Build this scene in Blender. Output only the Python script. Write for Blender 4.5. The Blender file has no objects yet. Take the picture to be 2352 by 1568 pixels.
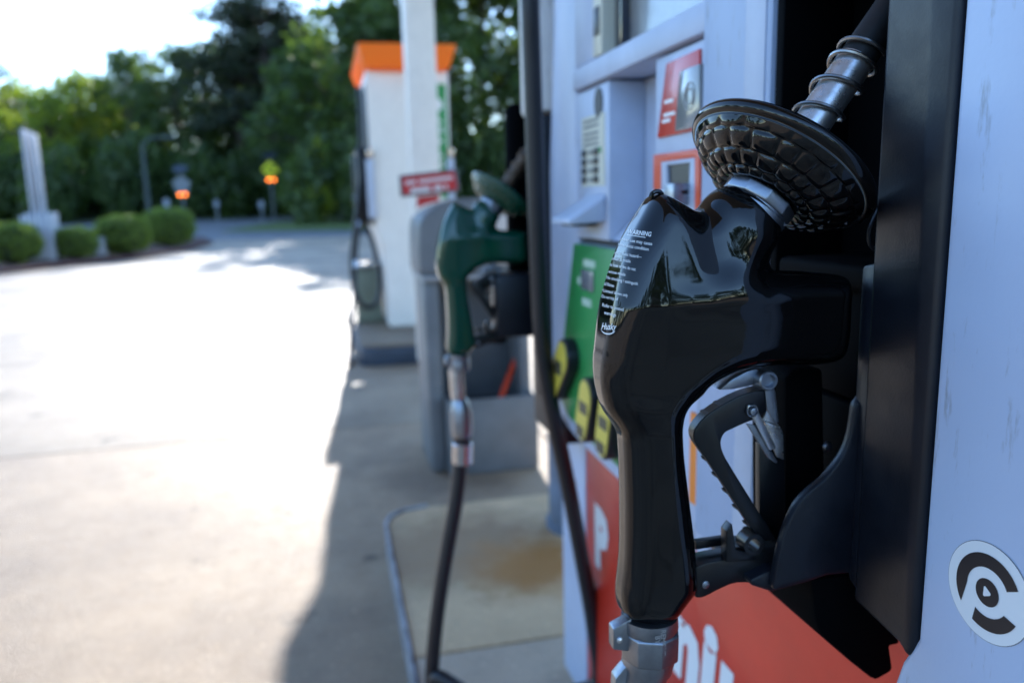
import bpy, bmesh, math, random
import numpy as np
from mathutils import Vector, Matrix
from mathutils.bvhtree import BVHTree

# ------------------------------------------------------------------ camera, sky, sun, exposure
scene = bpy.context.scene
COL = scene.collection
FPX, PW, PH = 1800.0, 2352.0, 1568.28          # focal length in pixels of a 2352 px wide view of the photograph
YAW, PITCH, ROLL, CAM_Z = math.radians(13.0), math.radians(-10.2), math.radians(1.4), 1.17
cF = np.array([math.sin(YAW)*math.cos(PITCH), math.cos(YAW)*math.cos(PITCH), math.sin(PITCH)])
cR0 = np.array([math.cos(YAW), -math.sin(YAW), 0.0]); cU0 = np.cross(cR0, cF)
cR = cR0*math.cos(ROLL) - cU0*math.sin(ROLL); cU = cU0*math.cos(ROLL) + cR0*math.sin(ROLL)
cC = np.array([0.0, 0.0, CAM_Z])
cam_data = bpy.data.cameras.new('camera'); cam = bpy.data.objects.new('camera', cam_data); COL.objects.link(cam)
M = Matrix(((cR[0], cU[0], -cF[0], 0), (cR[1], cU[1], -cF[1], 0), (cR[2], cU[2], -cF[2], CAM_Z), (0, 0, 0, 1)))
cam.matrix_world = M
cam_data.sensor_fit = 'HORIZONTAL'; cam_data.sensor_width = 23.5; cam_data.lens = FPX/PW*23.5
cam_data.clip_start = 0.02; cam_data.clip_end = 3000
cam_data.dof.use_dof = True; cam_data.dof.focus_distance = 0.47; cam_data.dof.aperture_fstop = 3.1
cam_data.dof.aperture_blades = 7
scene.camera = cam

SUN_EL, SUN_AZ = math.radians(22.0), math.radians(5.0)      # azimuth from +Y towards +X
world = bpy.data.worlds.new('World'); scene.world = world; world.use_nodes = True
wn = world.node_tree; wn.nodes.clear()
sky = wn.nodes.new('ShaderNodeTexSky'); sky.sky_type = 'NISHITA'; sky.sun_disc = False
sky.sun_elevation = SUN_EL; sky.sun_rotation = SUN_AZ; sky.air_density = 1.0; sky.dust_density = 0.05; sky.ozone_density = 4.0
bg = wn.nodes.new('ShaderNodeBackground'); bg.inputs['Strength'].default_value = 0.15
wo = wn.nodes.new('ShaderNodeOutputWorld')
wn.links.new(sky.outputs[0], bg.inputs[0]); wn.links.new(bg.outputs[0], wo.inputs[0])
sun_data = bpy.data.lights.new('sun', 'SUN'); sun = bpy.data.objects.new('sun', sun_data); COL.objects.link(sun)
sun_data.energy = 2.4; sun_data.angle = math.radians(0.53); sun_data.color = (1.0, 0.97, 0.93)
sdir = Vector((math.sin(SUN_AZ)*math.cos(SUN_EL), math.cos(SUN_AZ)*math.cos(SUN_EL), math.sin(SUN_EL)))
sun.rotation_euler = sdir.to_track_quat('Z', 'Y').to_euler(); sun.location = (3, 30, 14)
vs = scene.view_settings
vs.view_transform = 'Standard'; vs.look = 'None'; vs.gamma = 1.0; vs.use_curve_mapping = False; vs.exposure = 2.05
scene.cycles.use_denoising = True; scene.cycles.max_bounces = 8; scene.cycles.sample_clamp_indirect = 6.0
scene.cycles.caustics_reflective = False; scene.cycles.caustics_refractive = False

rng = np.random.default_rng(7); random.seed(7)

# ------------------------------------------------------------------ pixel -> place helpers
def ray(x, y): return cF + cR*(x-PW/2)/FPX - cU*(y-PH/2)/FPX
def on_z(x, y, z=0.0): d = ray(x, y); return cC + d*((z-CAM_Z)/d[2])
def on_x(x, y, X): d = ray(x, y); return cC + d*(X/d[0])
def on_y(x, y, Y): d = ray(x, y); return cC + d*(Y/d[1])

# ------------------------------------------------------------------ materials
MATS = {}
def mat(name, col, rough=0.5, metal=0.0, var=0.0, vscale=6.0, bump=0.0, bscale=60.0, col2=None, coat=0.0, emit=None, estr=0.0, spec=0.5, rvar=0.0, transl=0.0, detail=6.0):
    if name in MATS: return MATS[name]
    m = bpy.data.materials.new(name); m.use_nodes = True; nt = m.node_tree; b = nt.nodes['Principled BSDF']
    b.inputs['Base Color'].default_value = (*col, 1); b.inputs['Roughness'].default_value = rough
    b.inputs['Metallic'].default_value = metal; b.inputs['Coat Weight'].default_value = coat
    b.inputs['Specular IOR Level'].default_value = spec
    if emit: b.inputs['Emission Color'].default_value = (*emit, 1); b.inputs['Emission Strength'].default_value = estr
    if var > 0 or bump > 0 or rvar > 0:
        tc = nt.nodes.new('ShaderNodeTexCoord'); out = tc.outputs['Object']
    if var > 0:
        n = nt.nodes.new('ShaderNodeTexNoise'); n.inputs['Scale'].default_value = vscale; n.inputs['Detail'].default_value = detail; n.inputs['Roughness'].default_value = 0.62
        nt.links.new(out, n.inputs['Vector'])
        r = nt.nodes.new('ShaderNodeValToRGB')
        c2 = col2 or tuple(c*(1-var) for c in col)
        r.color_ramp.elements[0].color = (*c2, 1); r.color_ramp.elements[0].position = 0.34
        r.color_ramp.elements[1].color = (*col, 1); r.color_ramp.elements[1].position = 0.66
        nt.links.new(n.outputs['Fac'], r.inputs[0]); nt.links.new(r.outputs[0], b.inputs['Base Color'])
    if rvar > 0:
        n = nt.nodes.new('ShaderNodeTexNoise'); n.inputs['Scale'].default_value = vscale*3; n.inputs['Detail'].default_value = 5
        nt.links.new(out, n.inputs['Vector'])
        mr = nt.nodes.new('ShaderNodeMapRange'); mr.inputs['To Min'].default_value = max(0.02, rough-rvar); mr.inputs['To Max'].default_value = rough+rvar
        nt.links.new(n.outputs['Fac'], mr.inputs[0]); nt.links.new(mr.outputs[0], b.inputs['Roughness'])
    if bump > 0:
        n = nt.nodes.new('ShaderNodeTexNoise'); n.inputs['Scale'].default_value = bscale; n.inputs['Detail'].default_value = 4
        nt.links.new(out, n.inputs['Vector'])
        bp = nt.nodes.new('ShaderNodeBump'); bp.inputs['Strength'].default_value = bump; bp.inputs['Distance'].default_value = 0.01
        nt.links.new(n.outputs['Fac'], bp.inputs['Height']); nt.links.new(bp.outputs[0], b.inputs['Normal'])
    if transl > 0:
        t = nt.nodes.new('ShaderNodeBsdfTranslucent'); t.inputs[0].default_value = (col[0]*1.9, col[1]*1.8, col[2]*0.8, 1)
        mx = nt.nodes.new('ShaderNodeMixShader'); mx.inputs[0].default_value = transl
        o = nt.nodes['Material Output']
        nt.links.new(b.outputs[0], mx.inputs[1]); nt.links.new(t.outputs[0], mx.inputs[2]); nt.links.new(mx.outputs[0], o.inputs[0])
    MATS[name] = m; return m

def concrete(name, col, dark, scale=1.0, rust_at=None):
    """Stained, slightly pitted concrete; an optional rust patch around a point."""
    m = bpy.data.materials.new(name); m.use_nodes = True; nt = m.node_tree; b = nt.nodes['Principled BSDF']
    N = nt.nodes.new; L = nt.links.new
    geo = N('ShaderNodeNewGeometry'); pos = geo.outputs['Position']
    def noise(s, d=6, r=0.6):
        n = N('ShaderNodeTexNoise'); n.inputs['Scale'].default_value = s; n.inputs['Detail'].default_value = d; n.inputs['Roughness'].default_value = r; L(pos, n.inputs['Vector']); return n.outputs['Fac']
    def ramp(f, p0, p1):
        r = N('ShaderNodeMapRange'); r.inputs['From Min'].default_value = p0; r.inputs['From Max'].default_value = p1; L(f, r.inputs[0]); return r.outputs[0]
    def mix(f, a, c):
        x = N('ShaderNodeMix'); x.data_type = 'RGBA'; L(f, x.inputs[0])
        for s, i in ((a, 6), (c, 7)):
            if isinstance(s, tuple): x.inputs[i].default_value = (*s, 1)
            else: L(s, x.inputs[i])
        return x.outputs[2]
    c = mix(ramp(noise(0.9*scale), 0.40, 0.66), col, dark)
    c = mix(ramp(noise(7*scale, 8, 0.7), 0.52, 0.75), c, tuple(x*0.72 for x in col))
    c = mix(ramp(noise(60*scale, 3), 0.60, 0.75), c, tuple(min(1, x*1.35) for x in col))
    c = mix(ramp(noise(3.1*scale, 4, 0.5), 0.655, 0.72), c, tuple(x*0.35 for x in dark))
    c = mix(ramp(noise(0.45*scale, 7, 0.65), 0.53, 0.68), c, tuple(x*0.8 for x in dark))
    if rust_at:
        for (px, py, rad, rc) in rust_at:
            vm = N('ShaderNodeVectorMath'); vm.operation = 'DISTANCE'; L(pos, vm.inputs[0]); vm.inputs[1].default_value = (px, py, 0.1)
            ad = N('ShaderNodeMath'); ad.operation = 'MULTIPLY_ADD'; L(noise(9, 6, 0.7), ad.inputs[0]); ad.inputs[1].default_value = 0.9*rad; L(vm.outputs['Value'], ad.inputs[2])
            c = mix(ramp(ad.outputs[0], rad*1.35, rad*0.75), c, rc)
    L(c, b.inputs['Base Color'])
    mr = N('ShaderNodeMapRange'); mr.inputs['To Min'].default_value = 0.42; mr.inputs['To Max'].default_value = 0.72; L(noise(18*scale), mr.inputs[0]); L(mr.outputs[0], b.inputs['Roughness'])
    bp = N('ShaderNodeBump'); bp.inputs['Strength'].default_value = 0.8; bp.inputs['Distance'].default_value = 0.014; L(noise(75*scale, 5, 0.75), bp.inputs['Height']); L(bp.outputs[0], b.inputs['Normal'])
    MATS[name] = m; return m

def worn_white(name, col):
    """White painted steel with scuffs and grime streaks that run down."""
    m = bpy.data.materials.new(name); m.use_nodes = True; nt = m.node_tree; b = nt.nodes['Principled BSDF']
    N = nt.nodes.new; L = nt.links.new
    geo = N('ShaderNodeNewGeometry'); mp = N('ShaderNodeMapping'); mp.inputs['Scale'].default_value = (95, 95, 16); L(geo.outputs['Position'], mp.inputs[0])
    n1 = N('ShaderNodeTexNoise'); n1.inputs['Scale'].default_value = 1.0; n1.inputs['Detail'].default_value = 8; n1.inputs['Roughness'].default_value = 0.7; L(mp.outputs[0], n1.inputs['Vector'])
    r1 = N('ShaderNodeMapRange'); r1.inputs['From Min'].default_value = 0.585; r1.inputs['From Max'].default_value = 0.73; r1.inputs['To Max'].default_value = 0.75; L(n1.outputs['Fac'], r1.inputs[0])
    n2 = N('ShaderNodeTexNoise'); n2.inputs['Scale'].default_value = 6; n2.inputs['Detail'].default_value = 5; L(geo.outputs['Position'], n2.inputs['Vector'])
    r2 = N('ShaderNodeMapRange'); r2.inputs['From Min'].default_value = 0.35; r2.inputs['From Max'].default_value = 0.7; r2.inputs['To Max'].default_value = 0.35; L(n2.outputs['Fac'], r2.inputs[0])
    x1 = N('ShaderNodeMix'); x1.data_type = 'RGBA'; L(r2.outputs[0], x1.inputs[0]); x1.inputs[6].default_value = (*col, 1); x1.inputs[7].default_value = (*(c*0.82 for c in col), 1)
    x2 = N('ShaderNodeMix'); x2.data_type = 'RGBA'; L(r1.outputs[0], x2.inputs[0]); L(x1.outputs[2], x2.inputs[6]); x2.inputs[7].default_value = (0.20, 0.19, 0.19, 1)
    L(x2.outputs[2], b.inputs['Base Color']); b.inputs['Roughness'].default_value = 0.42
    bp = N('ShaderNodeBump'); bp.inputs['Strength'].default_value = 0.05; bp.inputs['Distance'].default_value = 0.002
    n3 = N('ShaderNodeTexNoise'); n3.inputs['Scale'].default_value = 260; L(geo.outputs['Position'], n3.inputs['Vector']); L(n3.outputs['Fac'], bp.inputs['Height']); L(bp.outputs[0], b.inputs['Normal'])
    MATS[name] = m; return m

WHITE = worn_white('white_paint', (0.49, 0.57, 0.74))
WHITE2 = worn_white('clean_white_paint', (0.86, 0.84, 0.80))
CONC = concrete('drive_concrete', (0.48, 0.335, 0.21), (0.25, 0.168, 0.108))
CONC2 = concrete('pale_drive_concrete', (0.42, 0.315, 0.215), (0.25, 0.18, 0.12))
ISL = concrete('island_concrete', (0.56, 0.42, 0.30), (0.41, 0.30, 0.21), 1.4)
ISL2 = concrete('yellowed_island_concrete', (0.80, 0.54, 0.30), (0.60, 0.40, 0.215), 1.4, rust_at=[(0.40, 2.32, 0.42, (0.36, 0.21, 0.10)), (0.22, 2.25, 0.25, (0.40, 0.24, 0.12)), (0.54, 2.12, 0.28, (0.48, 0.20, 0.035))])
BLACKV = mat('black_vinyl', (0.003, 0.003, 0.0035), 0.045, spec=0.5, bump=0.012, bscale=30)
GREENV = mat('green_vinyl', (0.0, 0.055, 0.032), 0.16, coat=0.3, bump=0.02, bscale=30)
BPLAST = mat('black_plastic', (0.007, 0.009, 0.015), 0.40, spec=0.4, var=0.5, vscale=25, col2=(0.004, 0.0055, 0.010), bump=0.03, bscale=500, rvar=0.10)
BSATIN = mat('black_satin_plastic', (0.006, 0.0065, 0.008), 0.33)
STEEL = mat('worn_steel', (0.74, 0.74, 0.76), 0.30, 0.92, var=0.5, vscale=70, col2=(0.58, 0.55, 0.52), bump=0.02, bscale=120, rvar=0.10)
ZINC = mat('zinc_casting', (0.36, 0.385, 0.43), 0.40, 1.0, var=0.25, vscale=60, bump=0.03, bscale=250)
BDARK = mat('dark_boot_plastic', (0.0015, 0.0018, 0.0025), 0.7, spec=0.04)
WIRE = mat('spring_wire', (0.30, 0.30, 0.30), 0.33, 1.0)
HOSE = mat('hose_rubber', (0.012, 0.013, 0.017), 0.38, bump=0.05, bscale=300)
RED = mat('red_graphic', (0.70, 0.04, 0.02), 0.30, var=0.25, vscale=3, coat=0.2)
ORANGE = mat('orange_plastic', (0.80, 0.22, 0.015), 0.4)
GREEN = mat('green_graphic', (0.03, 0.30, 0.075), 0.35, var=0.2, vscale=8)
GREY = mat('grey_plastic', (0.17, 0.18, 0.19), 0.5, var=0.25, vscale=7, bump=0.05, bscale=200)
DGREY = mat('dark_grey', (0.045, 0.05, 0.055), 0.5)
BEIGE = mat('cream_label', (0.62, 0.61, 0.50), 0.4)
YELLOW = mat('yellow_button', (0.62, 0.50, 0.06), 0.4)
INK = mat('black_print', (0.012, 0.013, 0.018), 0.35)
PRINT = mat('white_print', (0.80, 0.81, 0.82), 0.4)
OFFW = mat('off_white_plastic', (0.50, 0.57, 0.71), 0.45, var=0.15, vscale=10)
GLASSY = mat('screen_glass', (0.03, 0.035, 0.045), 0.08, coat=0.5)
SCREEN = mat('lcd_grey', (0.30, 0.31, 0.31), 0.15, coat=0.5, var=0.3, vscale=12)
KERBP = mat('kerb_steel', (0.46, 0.49, 0.54), 0.45, 0.3, var=0.4, vscale=14, col2=(0.10, 0.10, 0.11), bump=0.2, bscale=60)
BOLL = mat('bollard_paint', (0.16, 0.21, 0.29), 0.45, var=0.3, vscale=9, col2=(0.10, 0.12, 0.15))

# ------------------------------------------------------------------ mesh builder
class MB:
    def __init__(s): s.v = []; s.f = []
    def add(s, vs, fs):
        o = len(s.v); s.v.extend([tuple(map(float, p)) for p in vs]); s.f.extend([tuple(i+o for i in f) for f in fs]); return s
    def box(s, x0, x1, y0, y1, z0, z1):
        return s.add([(x0,y0,z0),(x1,y0,z0),(x1,y1,z0),(x0,y1,z0),(x0,y0,z1),(x1,y0,z1),(x1,y1,z1),(x0,y1,z1)],
                     [(0,3,2,1),(4,5,6,7),(0,1,5,4),(1,2,6,5),(2,3,7,6),(3,0,4,7)])
    def prism(s, pts, off):
        """closed polygon of 3-D points pushed along a vector"""
        n = len(pts); off = np.array(off, float); a = [np.array(p, float) for p in pts]; b = [p+off for p in a]
        fs = [tuple(range(n)), tuple(range(2*n-1, n-1, -1))] + [(i, i+n, (i+1) % n+n, (i+1) % n) for i in range(n)]
        return s.add(a+b, fs)
    def lathe(s, prof, org, axis, n=32, cap=True):
        ax = Vector(axis).normalized(); t = Vector((0, 1, 0)) if abs(ax.y) < 0.9 else Vector((1, 0, 0))
        u = ax.cross(t).normalized(); w = ax.cross(u); o = Vector(org); vs = []; fs = []
        for (r, h) in prof:
            for k in range(n):
                a = 2*math.pi*k/n; vs.append(o + ax*h + (u*math.cos(a)+w*math.sin(a))*r)
        for i in range(len(prof)-1):
            for k in range(n): fs.append((i*n+k, i*n+(k+1) % n, (i+1)*n+(k+1) % n, (i+1)*n+k))
        if cap: fs.append(tuple(range(n-1, -1, -1))); fs.append(tuple(range((len(prof)-1)*n, len(prof)*n)))
        return s.add(vs, fs)
    def cyl(s, p0, p1, r0, r1=None, n=24):
        d = Vector(p1)-Vector(p0); return s.lathe([(r0, 0), (r0 if r1 is None else r1, d.length)], p0, d, n)
    def tube(s, pts, r, n=12, closed=False):
        P = [Vector(p) for p in pts]; m = len(P); R = r if isinstance(r, (list, tuple, np.ndarray)) else [r]*m
        vs = []; fs = []; nrm = None
        for i in range(m):
            t = ((P[(i+1) % m]-P[i-1]) if closed else (P[min(i+1, m-1)]-P[max(i-1, 0)])).normalized()
            if nrm is None: nrm = t.cross(Vector((0.31, 0.2, 0.93))).normalized()
            nrm = (nrm - t*nrm.dot(t)).normalized(); b = t.cross(nrm)
            for k in range(n):
                a = 2*math.pi*k/n; vs.append(P[i] + (nrm*math.cos(a)+b*math.sin(a))*R[i])
        for i in range(m if closed else m-1):
            j = (i+1) % m
            for k in range(n): fs.append((i*n+k, i*n+(k+1) % n, j*n+(k+1) % n, j*n+k))
        if not closed: fs.append(tuple(range(n-1, -1, -1))); fs.append(tuple(range((m-1)*n, m*n)))
        return s.add(vs, fs)

def origin(o):
    t = Vector((0, 0, 0))
    while o is not None: t += o.location; o = o.parent
    return t
def link(name, me, parent=None):
    o = bpy.data.objects.new(name, me); COL.objects.link(o)
    if parent is not None: o.parent = parent
    return o
def build(name, mb, m, parent=None, bevel=0.0, smooth=35, seg=2, loc=None):
    """Link one mesh object; mb holds world coordinates."""
    me = bpy.data.meshes.new(name); org = origin(parent) if parent is not None else Vector(loc or (0, 0, 0))
    me.from_pydata([(p[0]-org[0], p[1]-org[1], p[2]-org[2]) for p in mb.v], [], mb.f)
    bm = bmesh.new(); bm.from_mesh(me); bmesh.ops.recalc_face_normals(bm, faces=bm.faces)
    if bevel > 0:
        es = [e for e in bm.edges if len(e.link_faces) == 2 and e.calc_face_angle(0) > math.radians(30)]
        bmesh.ops.bevel(bm, geom=es, offset=bevel, segments=seg, profile=0.5, affect='EDGES', clamp_overlap=True)
    bm.to_mesh(me); bm.free()
    if smooth:
        me.shade_smooth(); me.set_sharp_from_angle(angle=math.radians(smooth))
    me.materials.append(m)
    o = link(name, me, parent)
    if parent is None: o.location = org
    return o
def tag(o, label, cat, group=None):
    o['label'] = label; o['category'] = cat
    if group: o['group'] = group
    return o
def thing(name, label, cat, loc=(0, 0, 0), group=None):
    o = bpy.data.objects.new(name, None); COL.objects.link(o); o.location = loc; o.empty_display_size = 0.1
    return tag(o, label, cat, group)
def structure(o): o['kind'] = 'structure'; return o
def copy_tree(o, parent=None):
    c = o.copy(); COL.objects.link(c); c.parent = parent
    for ch in list(o.children): copy_tree(ch, c)
    return c
def spline(pts, n=6, closed=False):
    P = [np.array(p, float) for p in pts]; m = len(P); out = []
    for i in range(m if closed else m-1):
        g = lambda k: P[k % m] if closed else P[min(max(k, 0), m-1)]
        a, b, c, d = g(i-1), g(i), g(i+1), g(i+2)
        for k in range(n):
            t = k/n; out.append(0.5*(2*b + (c-a)*t + (2*a-5*b+4*c-d)*t*t + (3*b-a-3*c+d)*t**3))
    if not closed: out.append(P[-1])
    return out

def text2d(body, size, bold=0.0, shear=0.0, res=2):
    cu = bpy.data.curves.new('lettering', 'FONT'); cu.body = body; cu.size = size; cu.offset = bold; cu.shear = shear; cu.resolution_u = res
    ob = bpy.data.objects.new('lettering', cu); COL.objects.link(ob)
    dg = bpy.context.evaluated_depsgraph_get(); me = bpy.data.meshes.new_from_object(ob.evaluated_get(dg))
    v = np.array([p.co[:] for p in me.vertices]); f = [tuple(p.vertices) for p in me.polygons]
    bpy.data.objects.remove(ob); bpy.data.curves.remove(cu); bpy.data.meshes.remove(me)
    return v, f
def lettering(name, body, size, org, u, v, m, parent, bold=0.0, shear=0.0, stretch=1.0):
    P, f = text2d(body, size, bold, shear); org = np.array(org, float); u = np.array(u, float); v = np.array(v, float)
    mb = MB(); mb.add([org + u*p[0]*stretch + v*p[1] for p in P], f)
    return build(name, mb, m, parent, smooth=0)

# ------------------------------------------------------------------ ground
def terrain_z(Y): return 0.0 if Y < 30 else 0.028*(Y-30)
GRASSM = mat('meadow', (0.055, 0.085, 0.022), 0.9, var=0.5, vscale=2.0, col2=(0.03, 0.04, 0.016), bump=0.5, bscale=8)
ASPH = mat('asphalt', (0.17, 0.17, 0.175), 0.75, var=0.3, vscale=1.2, bump=0.3, bscale=80)
LITTER = mat('leaf_litter', (0.055, 0.04, 0.025), 0.95, var=0.6, vscale=1.0, col2=(0.02, 0.022, 0.012))
def sheet(name, ys, x0, x1, dz, m):
    mb = MB(); vs = []; 
    for Y in ys: vs += [(x0, Y, terrain_z(Y)+dz), (x1, Y, terrain_z(Y)+dz)]
    mb.add(vs, [(2*i, 2*i+1, 2*i+3, 2*i+2) for i in range(len(ys)-1)])
    return structure(build(name, mb, m, smooth=0))
sheet('ground', [-400, 30, 60, 120, 400], -500, 500, -0.06, LITTER)
sheet('road', [30.0, 36, 47.5], -60, 40, -0.02, ASPH)
sheet('grass_verge', [47.5, 52], -60, 60, 0.03, GRASSM)
lawn = MB(); pts = [np.array([on_y(px, 500, Y)[0], Y, terrain_z(Y)+0.02]) for px, Y in ((500, 35.4), (640, 34.6), (800, 33.6), (900, 33.2), (900, 40), (770, 46.5), (650, 43.0), (560, 38.5))]
lawn.add(pts, [tuple(range(len(pts)))]); structure(build('grass_island', lawn, mat('lawn', (0.12, 0.16, 0.03), 0.9, var=0.4, vscale=2.0, col2=(0.06, 0.09, 0.02)), smooth=0))

drive = link('driveway', None); structure(drive)
mb = MB(); mb.box(-30, 16, -14, 30.0, -0.05, -0.014); build('joint_filler', mb, mat('joint_filler', (0.06, 0.055, 0.05), 0.9), drive, smooth=0)
gx = [-30, -16, -8.6, 1.0, 5.6, 16]; gy = [-14, -8, -2, 1.05, 4.12, 7.2, 10.3, 13.4, 18, 23, 30]
for i in range(len(gx)-1):
    for j in range(len(gy)-1):
        mb = MB(); mb.box(gx[i]+0.006, gx[i+1]-0.006, gy[j]+0.006, gy[j+1]-0.006, -0.013, 0.0)
        build('concrete_slab', mb, CONC if gy[j] < 4 else CONC2, drive, smooth=0)

# ------------------------------------------------------------------ near island: slab panels with a steel edge
IZ = 0.10
isl = link('pump_island', None); structure(isl)
ex = 0.128
def island_panel(y0, y1, corner, m):
    poly = [(ex+0.012, y0, 0.001), (1.30, y0, 0.001)] + ([(1.30, y1-0.12, 0.001), (1.20, y1, 0.001), (ex+0.17, y1, 0.001), (ex+0.08, y1-0.018, 0.001), (ex+0.034, y1-0.058, 0.001), (ex+0.013, y1-0.11, 0.001), (ex+0.012, y1-0.2, 0.001)] if corner else [(1.30, y1, 0.001), (ex+0.012, y1, 0.001)])
    mb = MB(); mb.prism(poly, (0, 0, IZ-0.001)); build('concrete_panel', mb, m, isl, bevel=0.004, smooth=30)
island_panel(-1.0, 1.722, False, ISL); island_panel(1.731, 2.66, True, ISL2)
mb = MB(); path = [(ex, -1.0), (ex, 2.55), (ex+0.02, 2.61), (ex+0.07, 2.655), (ex+0.16, 2.672)]
for (a, b) in zip(path[:-1], path[1:]):
    d = np.array(b)-np.array(a); n = np.array([d[1], -d[0]])/np.linalg.norm(d)*0.009
    mb.prism([(a[0], a[1], 0.0), (b[0], b[1], 0.0), (b[0]+n[0], b[1]+n[1], 0.0), (a[0]+n[0], a[1]+n[1], 0.0)], (0, 0, IZ+0.006))
build('steel_edge', mb, KERBP, isl, smooth=0)

b0 = (0.775, 2.36, IZ)
bo = thing('bollard', 'blue grey painted steel bollard standing at the end of the pump island', 'bollard', b0)
mb = MB(); mb.lathe([(0.125, 0), (0.125, 0.02), (0.115, 0.022), (0.115, 0.86), (0.10, 0.90), (0.06, 0.93), (0.01, 0.94)], b0, (0, 0, 1), 40); build('post', mb, BOLL, bo)

# ------------------------------------------------------------------ near dispenser
FX = 0.40
disp = thing('fuel_dispenser', 'white fuel dispenser with card reader, green grade panel and red lower panel', 'fuel dispenser', (0.72, 0.85, IZ))
def P(x, y, X=FX): return on_x(x, y, X)
# cabinet body and panels
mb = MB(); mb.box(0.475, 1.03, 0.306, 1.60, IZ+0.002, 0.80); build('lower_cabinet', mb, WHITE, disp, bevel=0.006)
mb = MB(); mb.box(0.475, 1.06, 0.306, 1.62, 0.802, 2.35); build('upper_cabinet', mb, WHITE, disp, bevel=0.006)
zt = 2.30
# far pilaster: wraps the far corner
mb = MB(); mb.prism([(FX, 1.235, 0.80), (FX, 1.385, 0.80), (FX, 1.400, 0.84), (FX, 1.400, 1.22), (FX, 1.36, 1.46), (FX, 1.33, zt), (FX, 1.235, zt)], (0.08, 0, 0)); build('far_pilaster', mb, WHITE, disp, bevel=0.005)
# near pilaster between console and boot
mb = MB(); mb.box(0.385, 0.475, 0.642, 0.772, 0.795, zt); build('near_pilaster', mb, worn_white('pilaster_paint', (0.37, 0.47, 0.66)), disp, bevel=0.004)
mb = MB(); mb.box(0.3835, 0.386, 0.650, 0.685, 0.80, zt-0.01); build('pilaster_trim', mb, OFFW, disp, bevel=0.001)
# console plates (all at x = FX, pushed inward) with a real pocket between them
def plate(name, y0, y1, z0, z1, m=OFFW, x0=FX, x1=0.47, bev=0.003, parent=disp):
    mb = MB(); mb.box(x0, x1, y0, y1, z0, z1); return build(name, mb, m, parent, bevel=bev)
plate('console_plate', 1.088, 1.233, 1.108, 1.333)
plate('console_plate', 0.774, 1.233, 1.336, 1.368, x0=0.392)
plate('console_plate', 0.774, 0.925, 1.108, 1.333)
plate('console_sill', 0.774, 1.233, 1.100, 1.106, DGREY, x0=0.404)
pk = plate('pocket_back', 0.927, 1.086, 1.108, 1.333, OFFW, x0=0.455, x1=0.472, bev=0)
mb = MB(); mb.prism([(FX+0.004, 0.928, 1.109), (FX+0.055, 0.928, 1.109), (FX+0.055, 0.928, 1.16)], (0, 0.157, 0)); build('pocket_ramp', mb, OFFW, disp)
# screen with bezel
plate('screen_bezel', 1.098, 1.135, 1.370, 1.62, BEIGE, x0=0.393)
plate('screen_bezel', 0.774, 1.233, 1.620, zt, OFFW, x0=0.393)
plate('screen_bezel', 1.137, 1.233, 1.370, 1.618, OFFW, x0=0.397)
sc = plate('screen', 0.775, 1.096, 1.370, 1.618, SCREEN, x0=0.425, bev=0)
plate('screen_gasket', 1.070, 1.096, 1.371, 1.617, GLASSY, x0=0.412, bev=0.001)
for k in range(3): plate('soft_key', 1.106, 1.126, 1.398+0.072*k, 1.436+0.072*k, INK, x0=0.3905, x1=0.394, bev=0.001)
# oval speaker / lock, cream keypad label with key columns
c = P(1376, 236); mb = MB()
mb.prism([(FX-0.002, c[1]+0.017*math.cos(a), c[2]+0.021*math.sin(a)) for a in np.linspace(0, 2*math.pi, 24, endpoint=False)], (0.004, 0, 0)); build('speaker_grille', mb, DGREY, disp)
lb = plate('keypad_label', 1.103, 1.205, 1.188, 1.292, BEIGE, x0=FX-0.0015, x1=FX+0.001, bev=0)
for r in range(5): plate('print_line', 1.128, 1.195, 1.283-0.0078*r-(0.003 if r > 1 else 0), 1.2862-0.0078*r-(0.003 if r > 1 else 0), mat('grey_print', (0.12, 0.13, 0.14), 0.5), x0=FX-0.002, x1=FX, bev=0, parent=disp)
for r in range(4):
    for yy in (1.138, 1.193): plate('key', yy-0.010, yy+0.010, 1.193+0.0135*r, 1.2035+0.0135*r, INK, x0=FX-0.004, x1=FX, bev=0.001)
    plate('key', 1.158, 1.170, 1.195+0.0135*r, 1.201+0.0135*r, GREY, x0=FX-0.003, x1=FX, bev=0.0005)
plate('key', 1.116, 1.124, 1.236, 1.244, GREEN, x0=FX-0.003, x1=FX, bev=0.0005)
# receipt beak
mb = MB(); mb.prism([(FX, 1.10, 1.178), (FX-0.006, 1.10, 1.170), (FX-0.05, 1.12, 1.140), (FX-0.05, 1.12, 1.132), (FX, 1.10, 1.136)], (0, 0.095, 0)); build('receipt_slot', mb, OFFW, disp, bevel=0.003)
mb = MB(); mb.box(FX-0.042, FX-0.004, 1.128, 1.186, 1.1290, 1.1355); build('receipt_mouth', mb, DGREY, disp)
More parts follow.
